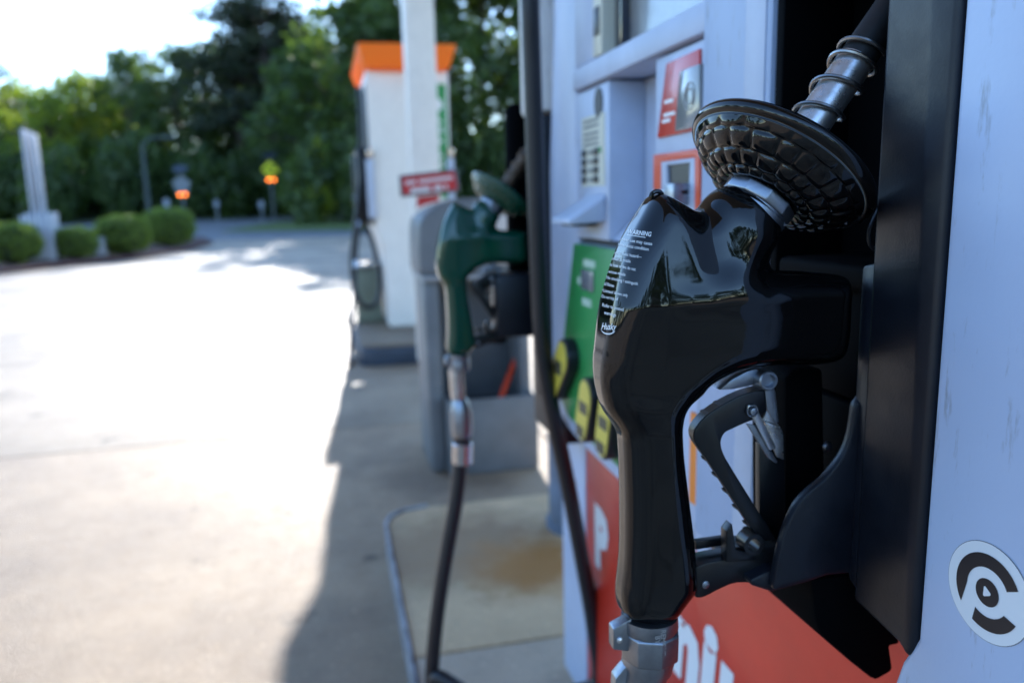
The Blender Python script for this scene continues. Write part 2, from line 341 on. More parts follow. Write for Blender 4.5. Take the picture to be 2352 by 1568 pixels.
# red contactless reader sticker
mb = MB(); mb.prism([P(1530, 147, FX-0.003), P(1606, 112, FX-0.003), P(1606, 297, FX-0.003), P(1509, 318, FX-0.003)], (0.004, 0, 0)); rs = build('reader_sticker', mb, RED, disp, bevel=0.0008)
mb = MB(); mb.prism([P(1560, 163, FX-0.008), P(1606, 146, FX-0.008), P(1606, 290, FX-0.008), P(1548, 303, FX-0.008)], (0.008, 0, 0)); build('contactless_pad', mb, SCREEN, disp, bevel=0.002)
mb = MB(); cc = P(1583, 222, FX-0.0085)
for rr in (0.008, 0.013): mb.tube([(cc[0], cc[1]+rr*math.cos(a), cc[2]+rr*1.1*math.sin(a)) for a in np.linspace(0, 2*math.pi, 20, endpoint=False)], 0.0009, 6, True)
build('pad_symbol', mb, mat('pad_grey', (0.45, 0.45, 0.43), 0.5), disp)
for k, (x, y, w) in enumerate(((1526, 232, 20), (1524, 262, 26), (1521, 276, 18))):
    mb = MB(); a = P(x, y, FX-0.0035); b = P(x+w, y-3, FX-0.0035); mb.box(FX-0.0036, FX-0.003, b[1], a[1], a[2]-0.004, a[2]); build('print_line', mb, PRINT, disp, smooth=0)
# card reader with red frame
def frame_px(name, quad, inner, m, X0, X1):
    mb = MB(); o = [P(*q, X0) for q in quad]; i = [P(*q, X0) for q in inner]; d = np.array([X1-X0, 0, 0])
    vs = o + i + [p+d for p in o] + [p+d for p in i]; fs = []
    for k in range(4):
        n = (k+1) % 4; fs += [(k, n, 4+n, 4+k), (8+k, 12+k, 12+n, 8+n), (k, 8+k, 8+n, n), (4+k, 4+n, 12+n, 12+k)]
    mb.add(vs, fs); return build(name, mb, m, disp, bevel=0.001)
frame_px('card_reader_frame', [(1500, 356), (1606, 341), (1606, 500), (1500, 505)], [(1517, 372), (1595, 362), (1595, 490), (1517, 495)], mat('orange_red', (0.72, 0.075, 0.015), 0.4), FX-0.006, FX+0.002)
frame_px('card_reader_bezel', [(1517, 372), (1595, 362), (1595, 490), (1517, 495)], [(1530, 380), (1584, 374), (1580, 470), (1533, 474)], OFFW, FX-0.005, FX+0.01)
mb = MB(); mb.prism([P(1528, 378, FX-0.0012), P(1586, 372, FX-0.0012), P(1583, 474, FX-0.0012), P(1531, 477, FX-0.0012)], (0.002, 0, 0)); build('card_slot', mb, INK, disp)
mb = MB(); a = P(1522, 432); b = P(1592, 428); mb.box(FX-0.016, FX-0.004, b[1], a[1], a[2]-0.010, a[2]-0.002); mb.box(FX-0.024, FX-0.004, b[1], b[1]+0.024, a[2]-0.020, a[2]+0.004); build('card_lip', mb, ZINC, disp, bevel=0.002)
mb = MB(); mb.box(FX-0.014, FX-0.004, b[1], a[1], a[2]-0.034, a[2]-0.026); build('card_lip', mb, OFFW, disp, bevel=0.002)
# console skirt with the swept lower edge and the green grade panel
sk = [(1.400, 0.84), (1.392, 0.80), (1.37, 0.775), (1.32, 0.760), (1.23, 0.753), (1.05, 0.750), (0.85, 0.750), (0.774, 0.752), (0.774, 1.099), (1.233, 1.099), (1.234, 0.84)]
mb = MB(); mb.prism([(FX+0.004, y, z) for y, z in sk], (0.068, 0, 0)); build('console_skirt', mb, WHITE, disp, bevel=0.006)
gp = [P(1318, 558), P(1402, 560), P(1402, 930), P(1402, 985), P(1345, 940), P(1290, 905), P(1275, 890), P(1300, 783)]
gq = [(FX-0.001, 1.255, 1.097), (FX-0.001, 0.86, 1.097), (FX-0.001, 0.86, 0.775), (FX-0.001, 1.18, 0.778), (FX-0.001, 1.30, 0.79), (FX-0.001, 1.36, 0.815), (FX-0.001, 1.33, 0.90)]
mb = MB(); mb.prism(gq, (0.008, 0, 0)); build('grade_panel', mb, GREEN, disp, bevel=0.0015)
wa, wb = P(1338, 617), P(1366, 672); mb = MB(); mb.box(FX-0.0035, FX, wb[1], wa[1], wb[2], wa[2]); build('price_window', mb, mat('price_lcd', (0.16, 0.17, 0.19), 0.2), disp, bevel=0.001)
for (x, y, w) in ((1343, 600, 26), (1329, 640, 9), (1340, 688, 20)):
    a = P(x, y); b = P(x+w, y); mb = MB(); mb.box(FX-0.0022, FX-0.0005, b[1], a[1], a[2]-0.008, a[2]+0.004); build('print_line', mb, mat('pale_print', (0.45, 0.6, 0.48), 0.5), disp, smooth=0)
def grade_button(px, py, hgt, wid, tilt):
    c = P(px, py); n = 10; w = wid/2; h = hgt/2-w; ct, st = math.cos(tilt), math.sin(tilt)
    def ring(s, X):
        r = []
        for k in range(n+1): a = math.pi*k/n; r.append((w*s*math.cos(a), h+w*s*math.sin(a)))
        for k in range(n+1): a = math.pi+math.pi*k/n; r.append((w*s*math.cos(a), -h+w*s*math.sin(a)))
        return [(X, c[1]+(p[0]*ct-p[1]*st), c[2]+(p[0]*st+p[1]*ct)) for p in r]
    mb = MB(); mb.prism(ring(1.0, FX-0.022), (0.03, 0, 0)); g = build('grade_button', mb, INK, disp, bevel=0.002)
    mb = MB(); mb.prism(ring(0.86, FX-0.0235), (0.002, 0, 0)); f = build('button_face', mb, YELLOW, g, bevel=0)
    for q in (0.12, -0.62):
        mb = MB(); zz = c[2]+q*hgt*0.5; yy = c[1]-q*hgt*0.5*math.tan(tilt)
        mb.box(FX-0.0242, FX-0.0232, yy-0.62*w, yy+0.62*w, zz-0.10*hgt, zz+0.07*hgt); build('print_block', mb, mat('dark_olive', (0.06, 0.055, 0.03), 0.5), g, smooth=0)
grade_button(1308, 848, 0.145, 0.064, 0.8); grade_button(1370, 940, 0.115, 0.060, 0.4); grade_button(1418, 975, 0.11, 0.056, 0.3)
mb = MB()
for rr in (0.015, 0.019): mb.tube([(FX+0.0035, 1.13+rr*math.cos(a), 0.768+rr*0.6*math.sin(a)) for a in np.linspace(0, 2*math.pi, 24, endpoint=False)], 0.0007, 5, True)
# lower red panel, its white frame, and the lettering that shows on it
mb = MB(); mb.box(0.468, 0.4745, 0.315, 1.405, IZ+0.02, 0.80); build('red_panel', mb, RED, disp, bevel=0.001)
mb = MB(); mb.box(0.466, 0.4743, 1.407, 1.44, IZ+0.01, 0.80); build('panel_frame', mb, WHITE, disp, bevel=0.002)
mb = MB(); mb.prism([(0.4665, 1.405, 0.80), (0.4665, 1.405, 0.745), (0.4665, 1.30, 0.715), (0.4665, 1.10, 0.700), (0.4665, 0.90, 0.715), (0.4665, 0.68, 0.752), (0.4665, 0.5, 0.80)], (0.0012, 0, 0)); build('white_sweep', mb, PRINT, disp, smooth=0)
U = (0, -1, 0); V = (0, 0, 1)
lettering('lettering', 'P', 0.155, (0.4670, 1.352, 0.482), U, V, PRINT, disp, bold=0.010, stretch=0.85, shear=-0.02)
lettering('lettering', 'n', 0.175, (0.4670, 1.005, 0.478), U, V, PRINT, disp, bold=0.010, shear=0.12, stretch=1.0)
lettering('lettering', 'i', 0.175, (0.4670, 0.912, 0.482), U, V, PRINT, disp, bold=0.010, shear=0.12, stretch=1.0)
lettering('lettering', 'l', 0.135, (0.4670, 0.862, 0.470), U, V, PRINT, disp, bold=0.010, shear=0.12, stretch=1.0)
# orange strip low on the near pilaster
mb = MB(); a = P(1578, 960, 0.384); b = P(1598, 1150, 0.384); mb.box(0.3995, 0.4035, 0.774, 0.815, b[2]-0.02, a[2]); build('orange_strip', mb, ORANGE, disp, smooth=0)

# near white column and its sticker
NX = 0.3462
mb = MB()
zb1 = on_x(2094, 1525, 0.345)[2]
mb.prism([(NX, 0.3855, 2.3), (NX, 0.3855, zb1+0.018), (NX, 0.398, zb1-0.006), (NX, 0.405, zb1-0.03), (NX, 0.335, zb1-0.055), (NX, 0.325, zb1-0.03), (NX, 0.304, zb1-0.024), (NX, 0.304, 2.3)], (0.1265, 0, 0)); build('near_column', mb, WHITE, disp, bevel=0.006, seg=3)
mb = MB(); mb.box(NX+0.004, 0.47, 0.306, 0.330, 0.55, zb1-0.034); build('lower_vent', mb, mat('slate_plastic', (0.05, 0.07, 0.10), 0.4), disp, bevel=0.003)
sc0 = on_x(2268, 1360, NX-0.0006); SR = 0.0282
def disc_pts(r0, a0, a1, n=40, r1=None): return [((r0 if r1 is None else r0+(r1-r0)*k/n)*math.cos(a0+(a1-a0)*k/n), (r0 if r1 is None else r0+(r1-r0)*k/n)*math.sin(a0+(a1-a0)*k/n)) for k in range(n+1)]
def logo(name, p2, lift, m, parent):
    mb = MB(); mb.add([(NX-lift, sc0[1]-u*SR, sc0[2]+v*SR) for u, v in p2], [tuple(range(len(p2)))]); return build(name, mb, m, parent, smooth=0)
def strip(name, outer, inner, lift, m, parent):
    mb = MB(); n = len(outer); mb.add([(NX-lift, sc0[1]-u*SR, sc0[2]+v*SR) for u, v in outer+inner], [(i, i+1, n+i+1, n+i) for i in range(n-1)]); return build(name, mb, m, parent, smooth=0)
D = math.radians
stk = logo('round_sticker', disc_pts(1.0, 0, 2*math.pi, 64)[:-1], 0.0006, PRINT, disp)
strip('sticker_edge', disc_pts(1.012, 0, 2*math.pi, 64), disc_pts(0.99, 0, 2*math.pi, 64), 0.0004, mat('edge_grime', (0.08, 0.085, 0.10), 0.6), disp)
strip('emblem_arc', disc_pts(0.78, D(28), D(218), 40), disc_pts(0.50, D(28), D(178), 32)[:32]+[(-0.50-0.11*k/8, -0.01-0.47*k/8) for k in range(9)], 0.0009, INK, stk)
strip('emblem_arc', disc_pts(0.78, D(247), D(335), 24), disc_pts(0.50, D(240), D(328), 24), 0.0009, INK, stk)
logo('emblem_disc', disc_pts(0.28, 0, 2*math.pi, 40)[:-1], 0.0009, INK, stk)
logo('emblem_mark', [(-0.075, 0.10), (-0.045, 0.115), (0.09, 0.03), (0.10, 0.0), (0.08, -0.03), (-0.05, -0.10), (-0.08, -0.085)], 0.0012, PRINT, stk)

# black boot of the near nozzle
def PB(x, y, Y): return on_y(x, y, Y)
boot = build('nozzle_boot', MB().box(0.455, 0.473, 0.43, 0.640, 0.82, 1.40), BDARK, disp, bevel=0.002)
build('boot_side', MB().box(0.388, 0.455, 0.628, 0.640, 0.82, 1.40), BDARK, boot, bevel=0.002)
build('boot_top', MB().box(0.375, 0.455, 0.446, 0.628, 1.352, 1.40), BDARK, boot, bevel=0.012, seg=4)
zb = on_x(2094, 1525, 0.345)[2]; zl = on_x(1995, 1405, 0.345)[2]
mb = MB(); mb.prism([(0.345, 0.3862, 2.25), (0.345, 0.3862, zb+0.008), (0.345, 0.391, zb), (0.345, 0.398, zb+0.006), (0.345, 0.446, zl), (0.345, 0.446, 2.25)], (0.11, 0, 0)); build('boot_cheek', mb, BPLAST, boot, bevel=0.005, seg=3)
zc1 = on_x(1979, 596, 0.347)[2]
mb = MB(); mb.prism([(0.347, 0.440, zc1), (0.347, on_x(1979, 596, 0.347)[1], zc1-0.004), (0.347, on_x(1957, 1000, 0.347)[1], on_x(1957, 1000, 0.347)[2]), (0.347, on_x(1945, 1326, 0.347)[1], on_x(1945, 1326, 0.347)[2]), (0.347, 0.440, zl+0.004)], (0.06, 0, 0)); build('boot_cheek', mb, BPLAST, boot, bevel=0.003)
# inner liner with groove and bolts
build('boot_liner', MB().box(0.385, 0.455, 0.505, 0.575, 1.012, 1.098), BDARK, boot, bevel=0.004)
build('boot_liner', MB().box(0.385, 0.455, 0.505, 0.575, 0.830, 1.009), BDARK, boot, bevel=0.004)
build('boot_shelf', MB().box(0.372, 0.455, 0.449, 0.60, 1.098, 1.118), BDARK, boot, bevel=0.006, seg=3)
mb = MB(); mb.prism([PB(x, y, 0.505) for x, y in ((1803, 868), (1822, 848), (1893, 846), (1900, 1250), (1803, 1250))], (0, 0.05, 0)); build('boot_cradle', mb, BDARK, boot, bevel=0.004)
mb = MB(); q = PB(1899, 1025, 0.503); mb.lathe([(0.0042, 0), (0.0042, 0.001), (0.003, 0.0028), (0.001, 0.0034)], q, (0, -1, 0), 16); build('rivet', mb, ZINC, boot)
wing = spline([(1966, 930), (1955, 1000), (1935, 1050), (1894, 1100), (1858, 1130), (1832, 1160), (1815, 1195), (1800, 1234), (1790, 1275), (1783, 1310), (1779, 1340)], 3)
mb = MB(); mb.prism([PB(x, y, 0.452) for x, y in [(1990, 900)]+[tuple(w) for w in wing]+[(1776, 1356), (1790, 1356), (1850, 1340), (1903, 1322), (1950, 1318), (1990, 1300)]], (0, 0.008, 0)); build('boot_wing', mb, BPLAST, boot, bevel=0.0025)
mb = MB(); mb.prism([PB(x, y, 0.46) for x, y in ((1725, 1345), (1776, 1361), (1800, 1352), (1903, 1322), (1903, 1300), (1780, 1305), (1725, 1330))], (0, 0.06, 0)); build('boot_floor', mb, BPLAST, boot, bevel=0.003)
lb = spline([(1862, 1330), (1868, 1377), (1872, 1420), (1884, 1455), (1905, 1477)], 3)
mb = MB(); mb.prism([PB(x, y, 0.462) for x, y in [tuple(w) for w in lb]+[(1960, 1524), (2012, 1565), (2054, 1541), (2046, 1485), (2072, 1480), (2040, 1400), (2000, 1316)]], (0, 0.10, 0)); build('boot_base', mb, BDARK, boot, bevel=0.004)
mb = MB(); mb.tube([PB(x, y, 0.47) for x, y in spline([(2024, 470), (2000, 520), (1996, 550), (2004, 570), (2022, 572)], 5)], 0.0014, 8); build('tether_cord', mb, INK, boot)

# sun-facing far end: boot of the second nozzle
GDX, GDY, GDZ = 0.032, 1.02, -0.004
fb = build('nozzle_boot', MB().box(0.415, 0.472, 1.405, 1.60, 0.70, 1.60), BPLAST, disp, bevel=0.004)
build('boot_cheek', MB().box(0.375, 0.47, 1.402, 1.452, 0.80, 1.32), BPLAST, fb, bevel=0.006)
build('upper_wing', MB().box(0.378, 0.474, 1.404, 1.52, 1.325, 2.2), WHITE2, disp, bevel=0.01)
build('boot_cradle', MB().box(0.31, 0.414, 1.47, 1.53, 0.905, 1.03), BPLAST, fb, bevel=0.01)
build('boot_side', MB().box(0.36, 0.414, 1.56, 1.60, 0.90, 1.36), BDARK, fb, bevel=0.02, seg=3)
# upper fascia end that catches the sun
build('topper', MB().box(0.36, 1.10, 0.28, 1.66, 2.352, 2.55), ORANGE, disp, bevel=0.01)

# ------------------------------------------------------------------ implicit surfaces
def poly_sdf(poly, gx, gz):
    p = np.array(poly); X, Z = np.meshgrid(gx, gz, indexing='ij'); d = np.full(X.shape, 1e9); inside = np.zeros(X.shape, bool)
    for i in range(len(p)):
        a, b = p[i-1], p[i]; e = b-a; wx, wz = X-a[0], Z-a[1]; t = np.clip((wx*e[0]+wz*e[1])/(e@e+1e-18), 0, 1)
        d = np.minimum(d, (wx-e[0]*t)**2+(wz-e[1]*t)**2)
        c = ((a[1] > Z) != (b[1] > Z)); 
        with np.errstate(divide='ignore', invalid='ignore'):
            xi = (b[0]-a[0])*(Z-a[1])/(b[1]-a[1]+1e-18)+a[0]
        inside ^= c & (X < xi)
    return np.where(inside, -1, 1)*np.sqrt(d)
def smin(a, b, k): h = np.clip(0.5+0.5*(b-a)/k, 0, 1); return b*(1-h)+a*h-k*h*(1-h)
def surface_nets(F, org, h):
    S = F < 0; nx, ny, nz = F.shape; cs = [(i, j, k) for i in (0, 1) for j in (0, 1) for k in (0, 1)]
    sl = lambda A, c: A[c[0]:nx-1+c[0], c[1]:ny-1+c[1], c[2]:nz-1+c[2]]
    cnt = sum(sl(S, c).astype(np.int8) for c in cs); mask = (cnt > 0) & (cnt < 8)
    I = np.argwhere(mask); pos = np.zeros((len(I), 3)); n = np.zeros(len(I))
    for a in cs:
        for ax in range(3):
            if a[ax]: continue
            b = list(a); b[ax] = 1
            fa = F[I[:, 0]+a[0], I[:, 1]+a[1], I[:, 2]+a[2]]; fb = F[I[:, 0]+b[0], I[:, 1]+b[1], I[:, 2]+b[2]]
            c = (fa < 0) != (fb < 0); t = np.where(c, fa/np.where(c, fa-fb, 1), 0); q = np.tile(np.array(a, float), (len(I), 1)); q[:, ax] += t
            pos[c] += q[c]; n += c
    verts = np.array(org)+h*(I+pos/n[:, None]); idx = np.full(mask.shape, -1); idx[mask] = np.arange(len(I)); quads = []
    for ax in range(3):
        a = [slice(None)]*3; b = [slice(None)]*3; a[ax] = slice(0, F.shape[ax]-1); b[ax] = slice(1, None)
        E = np.argwhere(S[tuple(a)] != S[tuple(b)]); o1, o2 = [k for k in range(3) if k != ax]
        E = E[(E[:, o1] > 0) & (E[:, o2] > 0) & (E[:, o1] < F.shape[o1]-1) & (E[:, o2] < F.shape[o2]-1)]
        def g(d1, d2): Q = E.copy(); Q[:, o1] += d1; Q[:, o2] += d2; return idx[Q[:, 0], Q[:, 1], Q[:, 2]]
        q = np.stack([g(-1, -1), g(0, -1), g(0, 0), g(-1, 0)], 1); fl = S[E[:, 0], E[:, 1], E[:, 2]] != (ax == 1)
        q[~fl] = q[~fl][:, ::-1]; quads.append(q)
    return verts, np.concatenate(quads)

# ------------------------------------------------------------------ the nozzle (built once, copied in green)
NY = 0.48
def out2(pts): return [on_y(x, y, NY+o)[[0, 2]] for x, y, o in pts]
Lo, Ro = 0.016, -0.020
body_px = [(1503, 443, .004), (1478, 456, .008), (1453, 481, Lo), (1424, 532, Lo), (1402, 585, Lo), (1382, 660, Lo), (1367, 730, Lo), (1358, 791, Lo), (1354, 815, Lo), (1354, 862, Lo), (1363, 909, Lo), (1380, 942, Lo), (1405, 960, Lo),
           (1450, 972, 0), (1520, 972, 0), (1575, 955, Ro), (1604, 928, Ro), (1631, 904, Ro), (1662, 880, Ro), (1715, 856, Ro), (1790, 846, Ro), (1930, 842, Ro), (1965, 800, Ro), (1965, 670, Ro), (1930, 632, -.01), (1800, 630, -.02), (1764, 638, -.024), (1744, 630, -.026), (1738, 611, -.027), (1749, 585, -.026), (1766, 560, -.02), (1770, 540, -.01),
           (1716, 494, 0), (1658, 450, 0), (1648, 449, 0), (1633, 460, 0), (1618, 478, 0), (1602, 489, 0), (1583, 482, 0), (1560, 467, 0), (1540, 455, .0), (1522, 446, 0)]
grip_px = [(1420, 890, 0), (1404, 950, .012), (1410, 993, .012), (1414, 1061, .012), (1416, 1166, .012), (1414, 1270, .012), (1407, 1339, .012), (1410, 1375, .012), (1427, 1399, .006), (1452, 1414, 0), (1489, 1419, 0), (1536, 1410, 0), (1572, 1388, -.006), (1602, 1378, -.014), (1616, 1366, -.016), (1612, 1276, -.016), (1600, 1176, -.016), (1587, 1072, -.016), (1583, 1019, -.016), (1583, 983, -.016), (1592, 930, -.016), (1600, 890, 0)]
h = 0.00125
gx_ = np.arange(0.135, 0.375, h); gy_ = np.arange(-0.042, 0.0421, h); gz_ = np.arange(0.855, 1.195, h)
body2 = poly_sdf(spline(out2(body_px), 5, True), gx_, gz_); grip2 = poly_sdf(spline(out2(grip_px), 5, True), gx_, gz_)
def blur(A, n):
    for _ in range(n):
        B = np.pad(A, 1, mode='edge'); A = (B[:-2, 1:-1]+2*B[1:-1, 1:-1]+B[2:, 1:-1])/4; B = np.pad(A, 1, mode='edge'); A = (B[1:-1, :-2]+2*B[1:-1, 1:-1]+B[1:-1, 2:])/4
    return A
body2 = blur(body2, 9); grip2 = blur(grip2, 6)
X3, Y3, Z3 = gx_[:, None, None], gy_[None, :, None], gz_[None, None, :]
def inflate(d2, hw, r):
    qa = d2[:, None, :]+r; qb = np.abs(Y3)-hw+r
    return np.minimum(np.maximum(qa, qb), 0)+np.sqrt(np.maximum(qa, 0)**2+np.maximum(qb, 0)**2)-r
def capsule(a, b, ra, rb=None):
    a = np.array(a); b = np.array(b); e = b-a; rb = ra if rb is None else rb
    t = np.clip(((X3-a[0])*e[0]+(Y3-a[1])*e[1]+(Z3-a[2])*e[2])/(e@e), 0, 1)
    return np.sqrt((X3-a[0]-e[0]*t)**2+(Y3-a[1]-e[1]*t)**2+(Z3-a[2]-e[2]*t)**2)-(ra+(rb-ra)*t)
# half width changes over the body: full around the valve, slimmer at the front ridge and the crown
zc = gz_[None, None, :]; xc = gx_[:, None, None]
zpk = on_y(1560, 690, NY)[2]
up_ = np.clip((zc-zpk)/0.085, 0, 1); dn_ = np.clip((zpk-zc)/0.085, 0, 1)
hw = 0.0305 - 0.0145*up_**1.15 - 0.0085*dn_ - 0.005*np.clip((0.205-xc)/0.045, 0, 1) - 0.004*np.clip((xc-0.27)/0.05, 0, 1)
hw = hw + 0.0010*np.exp(-((zc-zpk-0.004)/0.008)**2)*np.clip((xc-0.20)/0.02, 0, 1)
bodyF = inflate(body2, hw, 0.0160)
nk0 = on_y(1655, 640, NY); nk1 = on_y(1712, 500, NY); nk0[1] = nk1[1] = 0.0
bodyF = smin(bodyF, capsule(nk0, nk1, 0.024, 0.0235), 0.016)
neckcut = ((X3-nk1[0])*0.60+(Z3-nk1[2])*0.80)-0.004
bodyF = np.maximum(bodyF, np.where(np.abs(X3-nk1[0]) < 0.05, neckcut, -1) if False else -1e3+0*bodyF)
# hollow on the flank between ridge and neck
for sg in (-1, 1):
    v0 = on_y(1600, 478, NY); v1 = on_y(1622, 575, NY)
    bodyF = -smin(-bodyF, capsule((v0[0], sg*0.034, v0[2]), (v1[0], sg*0.040, v1[2]), 0.0135, 0.013), 0.014)
gripF = inflate(grip2, 0.0205 - 0.002*np.clip((xc-0.215)/0.03, 0, 1), 0.0165)
nozF = smin(bodyF, gripF, 0.010)
nv, nq = surface_nets(nozF, (gx_[0], gy_[0]+NY, gz_[0]), h)
base = on_y(1490, 1420, NY)
noz = thing('fuel_nozzle', 'black vinyl covered fuel nozzle with round splash guard hanging in the near boot', 'fuel nozzle', tuple(base))
mb = MB(); mb.v = [tuple(p) for p in nv]; mb.f = [tuple(int(i) for i in q) for q in nq]
nbody = build('nozzle_body', mb, BLACKV, noz, smooth=180)
bvh = BVHTree.FromPolygons([Vector(p) for p in nv], mb.f)
# small moulded pip on the crown
pp = on_y(1503, 447, NY); mb = MB(); mb.tube([(pp[0]+0.0038*math.cos(a), NY-0.004, pp[2]+0.0030*math.sin(a)-0.001) for a in np.linspace(-0.3, math.pi+0.3, 10)], 0.0015, 8); build('hang_loop', mb, BLACKV, noz)

AX = Vector((0.605, 0.0, 0.796)).normalized()
c0 = Vector(on_y(1714, 502, NY))
def axis_pt(s): return c0 + AX*s
mb = MB(); mb.lathe([(0.0215, -0.010), (0.0235, -0.006), (0.0235, -0.001), (0.0222, 0.0), (0.0222, 0.0022), (0.0240, 0.003), (0.0240, 0.0065), (0.0226, 0.0075), (0.0226, 0.009)], c0, AX, 48); build('collar', mb, ZINC, noz)
mb = MB(); mb.lathe([(0.0245, 0.009), (0.0252, 0.0105), (0.0252, 0.0175), (0.0235, 0.0185)], c0, AX, 10); build('collar_nut', mb, ZINC, noz, bevel=0.0008)
# splash guard: a dished disc, cell pattern moulded into its underside
GA = Vector((0.605, 0.11, 0.785)).normalized(); gc = c0 + AX*0.0165
t_ = Vector((0, 1, 0)); gu = GA.cross(t_).normalized(); gw = GA.cross(gu)
prof = []
for k in range(64):
    s = k/63; r = 0.0235+0.0375*s; z = 0.0205*(s**1.7); prof.append((r, z))
NA = 288; vs_ = []; fs_ = []
rows = []
for (r, z) in prof: rows.append((r, z, (r-0.0235)/0.0375, 1))
for k in range(9):
    a = math.pi*k/8; rows.append((0.0610+0.0052*math.sin(a), 0.0255 - 0.0050*math.cos(a), 1.0, 0))
for k in range(24):
    s = 1-k/23; rows.append((0.014+0.047*s, 0.0305-0.010*(1-s), s, 0))
for (r, z, s, t) in rows:
    for k in range(NA):
        a = 2*math.pi*k/NA; dsp = 0.0
        if t:
            ring = 3.4*s+0.1; j = int(ring); cell = 21; env = min(1, max(0, (s-0.02)/0.1))*min(1, max(0, (0.99-s)/0.12))
            aa = a*cell/(2*math.pi)+(0.5 if j % 2 else 0.0)+0.16*math.sin(3*a+j)+0.07*math.sin(7*a+2*j)
            ca = abs(math.sin(math.pi*aa)); cr = abs(math.sin(math.pi*ring))
            tt = ca*cr; dsp = env*0.0027*(tt/(tt+0.30)*1.3)*(0.8+0.2*math.sin(5*a+2.1*j))
        vs_.append(gc + GA*(z-dsp*0.86) + (gu*math.cos(a)+gw*math.sin(a))*(r+dsp*0.5))
nR = len(rows)
for i in range(nR-1):
    for k in range(NA): fs_.append((i*NA+k, i*NA+(k+1) % NA, (i+1)*NA+(k+1) % NA, (i+1)*NA+k))
mb = MB(); mb.add(vs_, fs_); build('splash_guard', mb, BLACKV, noz, smooth=180)
# spout and spring
mb = MB(); mb.lathe([(0.0122, 0.018), (0.0122, 0.128)], c0, AX, 40); build('spout', mb, STEEL, noz)
mb = MB(); mb.lathe([(0.0120, 0.1283), (0.0120, 0.185), (0.0112, 0.188), (0.0095, 0.188), (0.0095, 0.182)], c0, AX, 40); build('spout_tip', mb, mat('shade_dark_steel', (0.012, 0.012, 0.014), 0.5, var=0.5, vscale=60), noz)  # shade inside the boot put into the upper spout's near-black colour
t_ = Vector((0, 1, 0)); su = AX.cross(t_).normalized(); sw = AX.cross(su)
coil = []; turns = 5.0; n = 150
for k in range(n+1):
    q = k/n*turns; s = 0.046 + 0.0212*min(q, 3.6) + 0.0105*max(0, q-3.6); a = 2*math.pi*q+2.2
    coil.append(axis_pt(s) + (su*math.cos(a)+sw*math.sin(a))*0.0150)
mb = MB(); mb.tube(coil, 0.00155, 8); build('spring', mb, WIRE, noz)
# trigger, lever and hand guard
def zb(x, y): return ((2200+x/1.096)/1.7415, (1300+y/1.096)/1.7415)
def plate_px(name, pts, y0, y1, m, bev=0.001, sm=35, scale=zb):
    mb = MB(); mb.prism([on_y(*scale(x, y), NY+y0) for x, y in pts], (0, y1-y0, 0)); return build(name, mb, m, noz, bevel=bev, smooth=sm)
outer = spline([(945, 285), (880, 296), (820, 318), (745, 358), (680, 405), (640, 455), (632, 500), (655, 545), (710, 622), (790, 745), (880, 885), (930, 945)], 3)
inner = spline([(1000, 945), (935, 850), (870, 745), (800, 632), (762, 565), (750, 515), (765, 475), (800, 455), (860, 428), (905, 410), (950, 380)], 3)
lev = [tuple(p) for p in outer]+[tuple(p) for p in inner]
plate_px('lever_cheek', lev, -0.0100, -0.0070, BSATIN, 0.0008); plate_px('lever_cheek', lev, 0.0070, 0.0100, BSATIN, 0.0008)
web = [(632, 500), (650, 520), (800, 745), (905, 912), (930, 945), (915, 945), (880, 885), (790, 745), (655, 545)]
plate_px('lever_web', [(p[0]*1.0+14, p[1]) for p in outer]+[(p[0]+30, p[1]-6) for p in outer[::-1]], -0.0068, 0.0068, BSATIN, 0)
for t in range(5):
    x = 700+46*t; y = 612+72*t; plate_px('lever_rib', [(x-2, y-14), (x+34, y-26), (x+38, y-16), (x+4, y-2)], -0.0066, 0.0066, BSATIN, 0)
for (x, y) in ((700, 395), (760, 355), (820, 325)): plate_px('lever_rib', [(x-6, y), (x+8, y-6), (x+40, y+70), (x+26, y+74)], -0.0066, 0.0066, BSATIN, 0)
plate_px('trigger_arm', [(742, 285), (800, 238), (860, 205), (905, 190), (930, 205), (925, 250), (870, 270), (800, 282)], -0.006, 0.006, ZINC)
mb = MB(); q = on_y(*zb(912, 226), NY); mb.lathe([(0.0070, 0.0), (0.0070, 0.0245), (0.0062, 0.0255), (0.0046, 0.0255), (0.0040, 0.0225)], (q[0], NY+0.011, q[2]), (0, -1, 0), 32); build('pivot_boss', mb, ZINC, noz)
plate_px('trigger_plate', [(940, 235), (975, 245), (990, 300), (1004, 425), (990, 430), (952, 372), (944, 300)], -0.0090, -0.0075, ZINC, 0.0004)
plate_px('trigger_plate', [(952, 372), (1004, 440), (1022, 470), (1026, 590), (995, 578), (960, 500), (930, 420)], 0.0040, 0.0055, STEEL, 0.0004)
plate_px('trigger_plate', [(945, 425), (1010, 445), (1012, 458), (945, 440)], -0.0075, 0.0040, STEEL, 0.0003)
plate_px('trigger_trough', [(862, 432), (905, 440), (1000, 600), (992, 606), (960, 585)], -0.0105, -0.0085, ZINC, 0.0004)
lk = [(868+18*0, 352), (905, 352), (915, 380), (992, 535), (985, 545), (962, 548), (890, 408), (866, 392)]
plate_px('latch_link', lk, -0.0128, -0.0108, STEEL, 0.0005)
mb = MB(); q = on_y(*zb(886, 376), NY-0.012); mb.lathe([(0.0042, 0), (0.0042, 0.0018), (0.0026, 0.0018), (0.0026, 0.0038), (0.0014, 0.0042)], (q[0], NY-0.0110, q[2]), (0, -1, 0), 24); build('latch_pin', mb, ZINC, noz)
arm = spline([(640, 1062), (700, 1040), (800, 1022), (900, 1004), (970, 978), (1003, 940)], 3); arm2 = spline([(1040, 960), (1010, 1040), (995, 1100), (930, 1130), (820, 1130), (750, 1155), (676, 1192), (640, 1196)], 3)
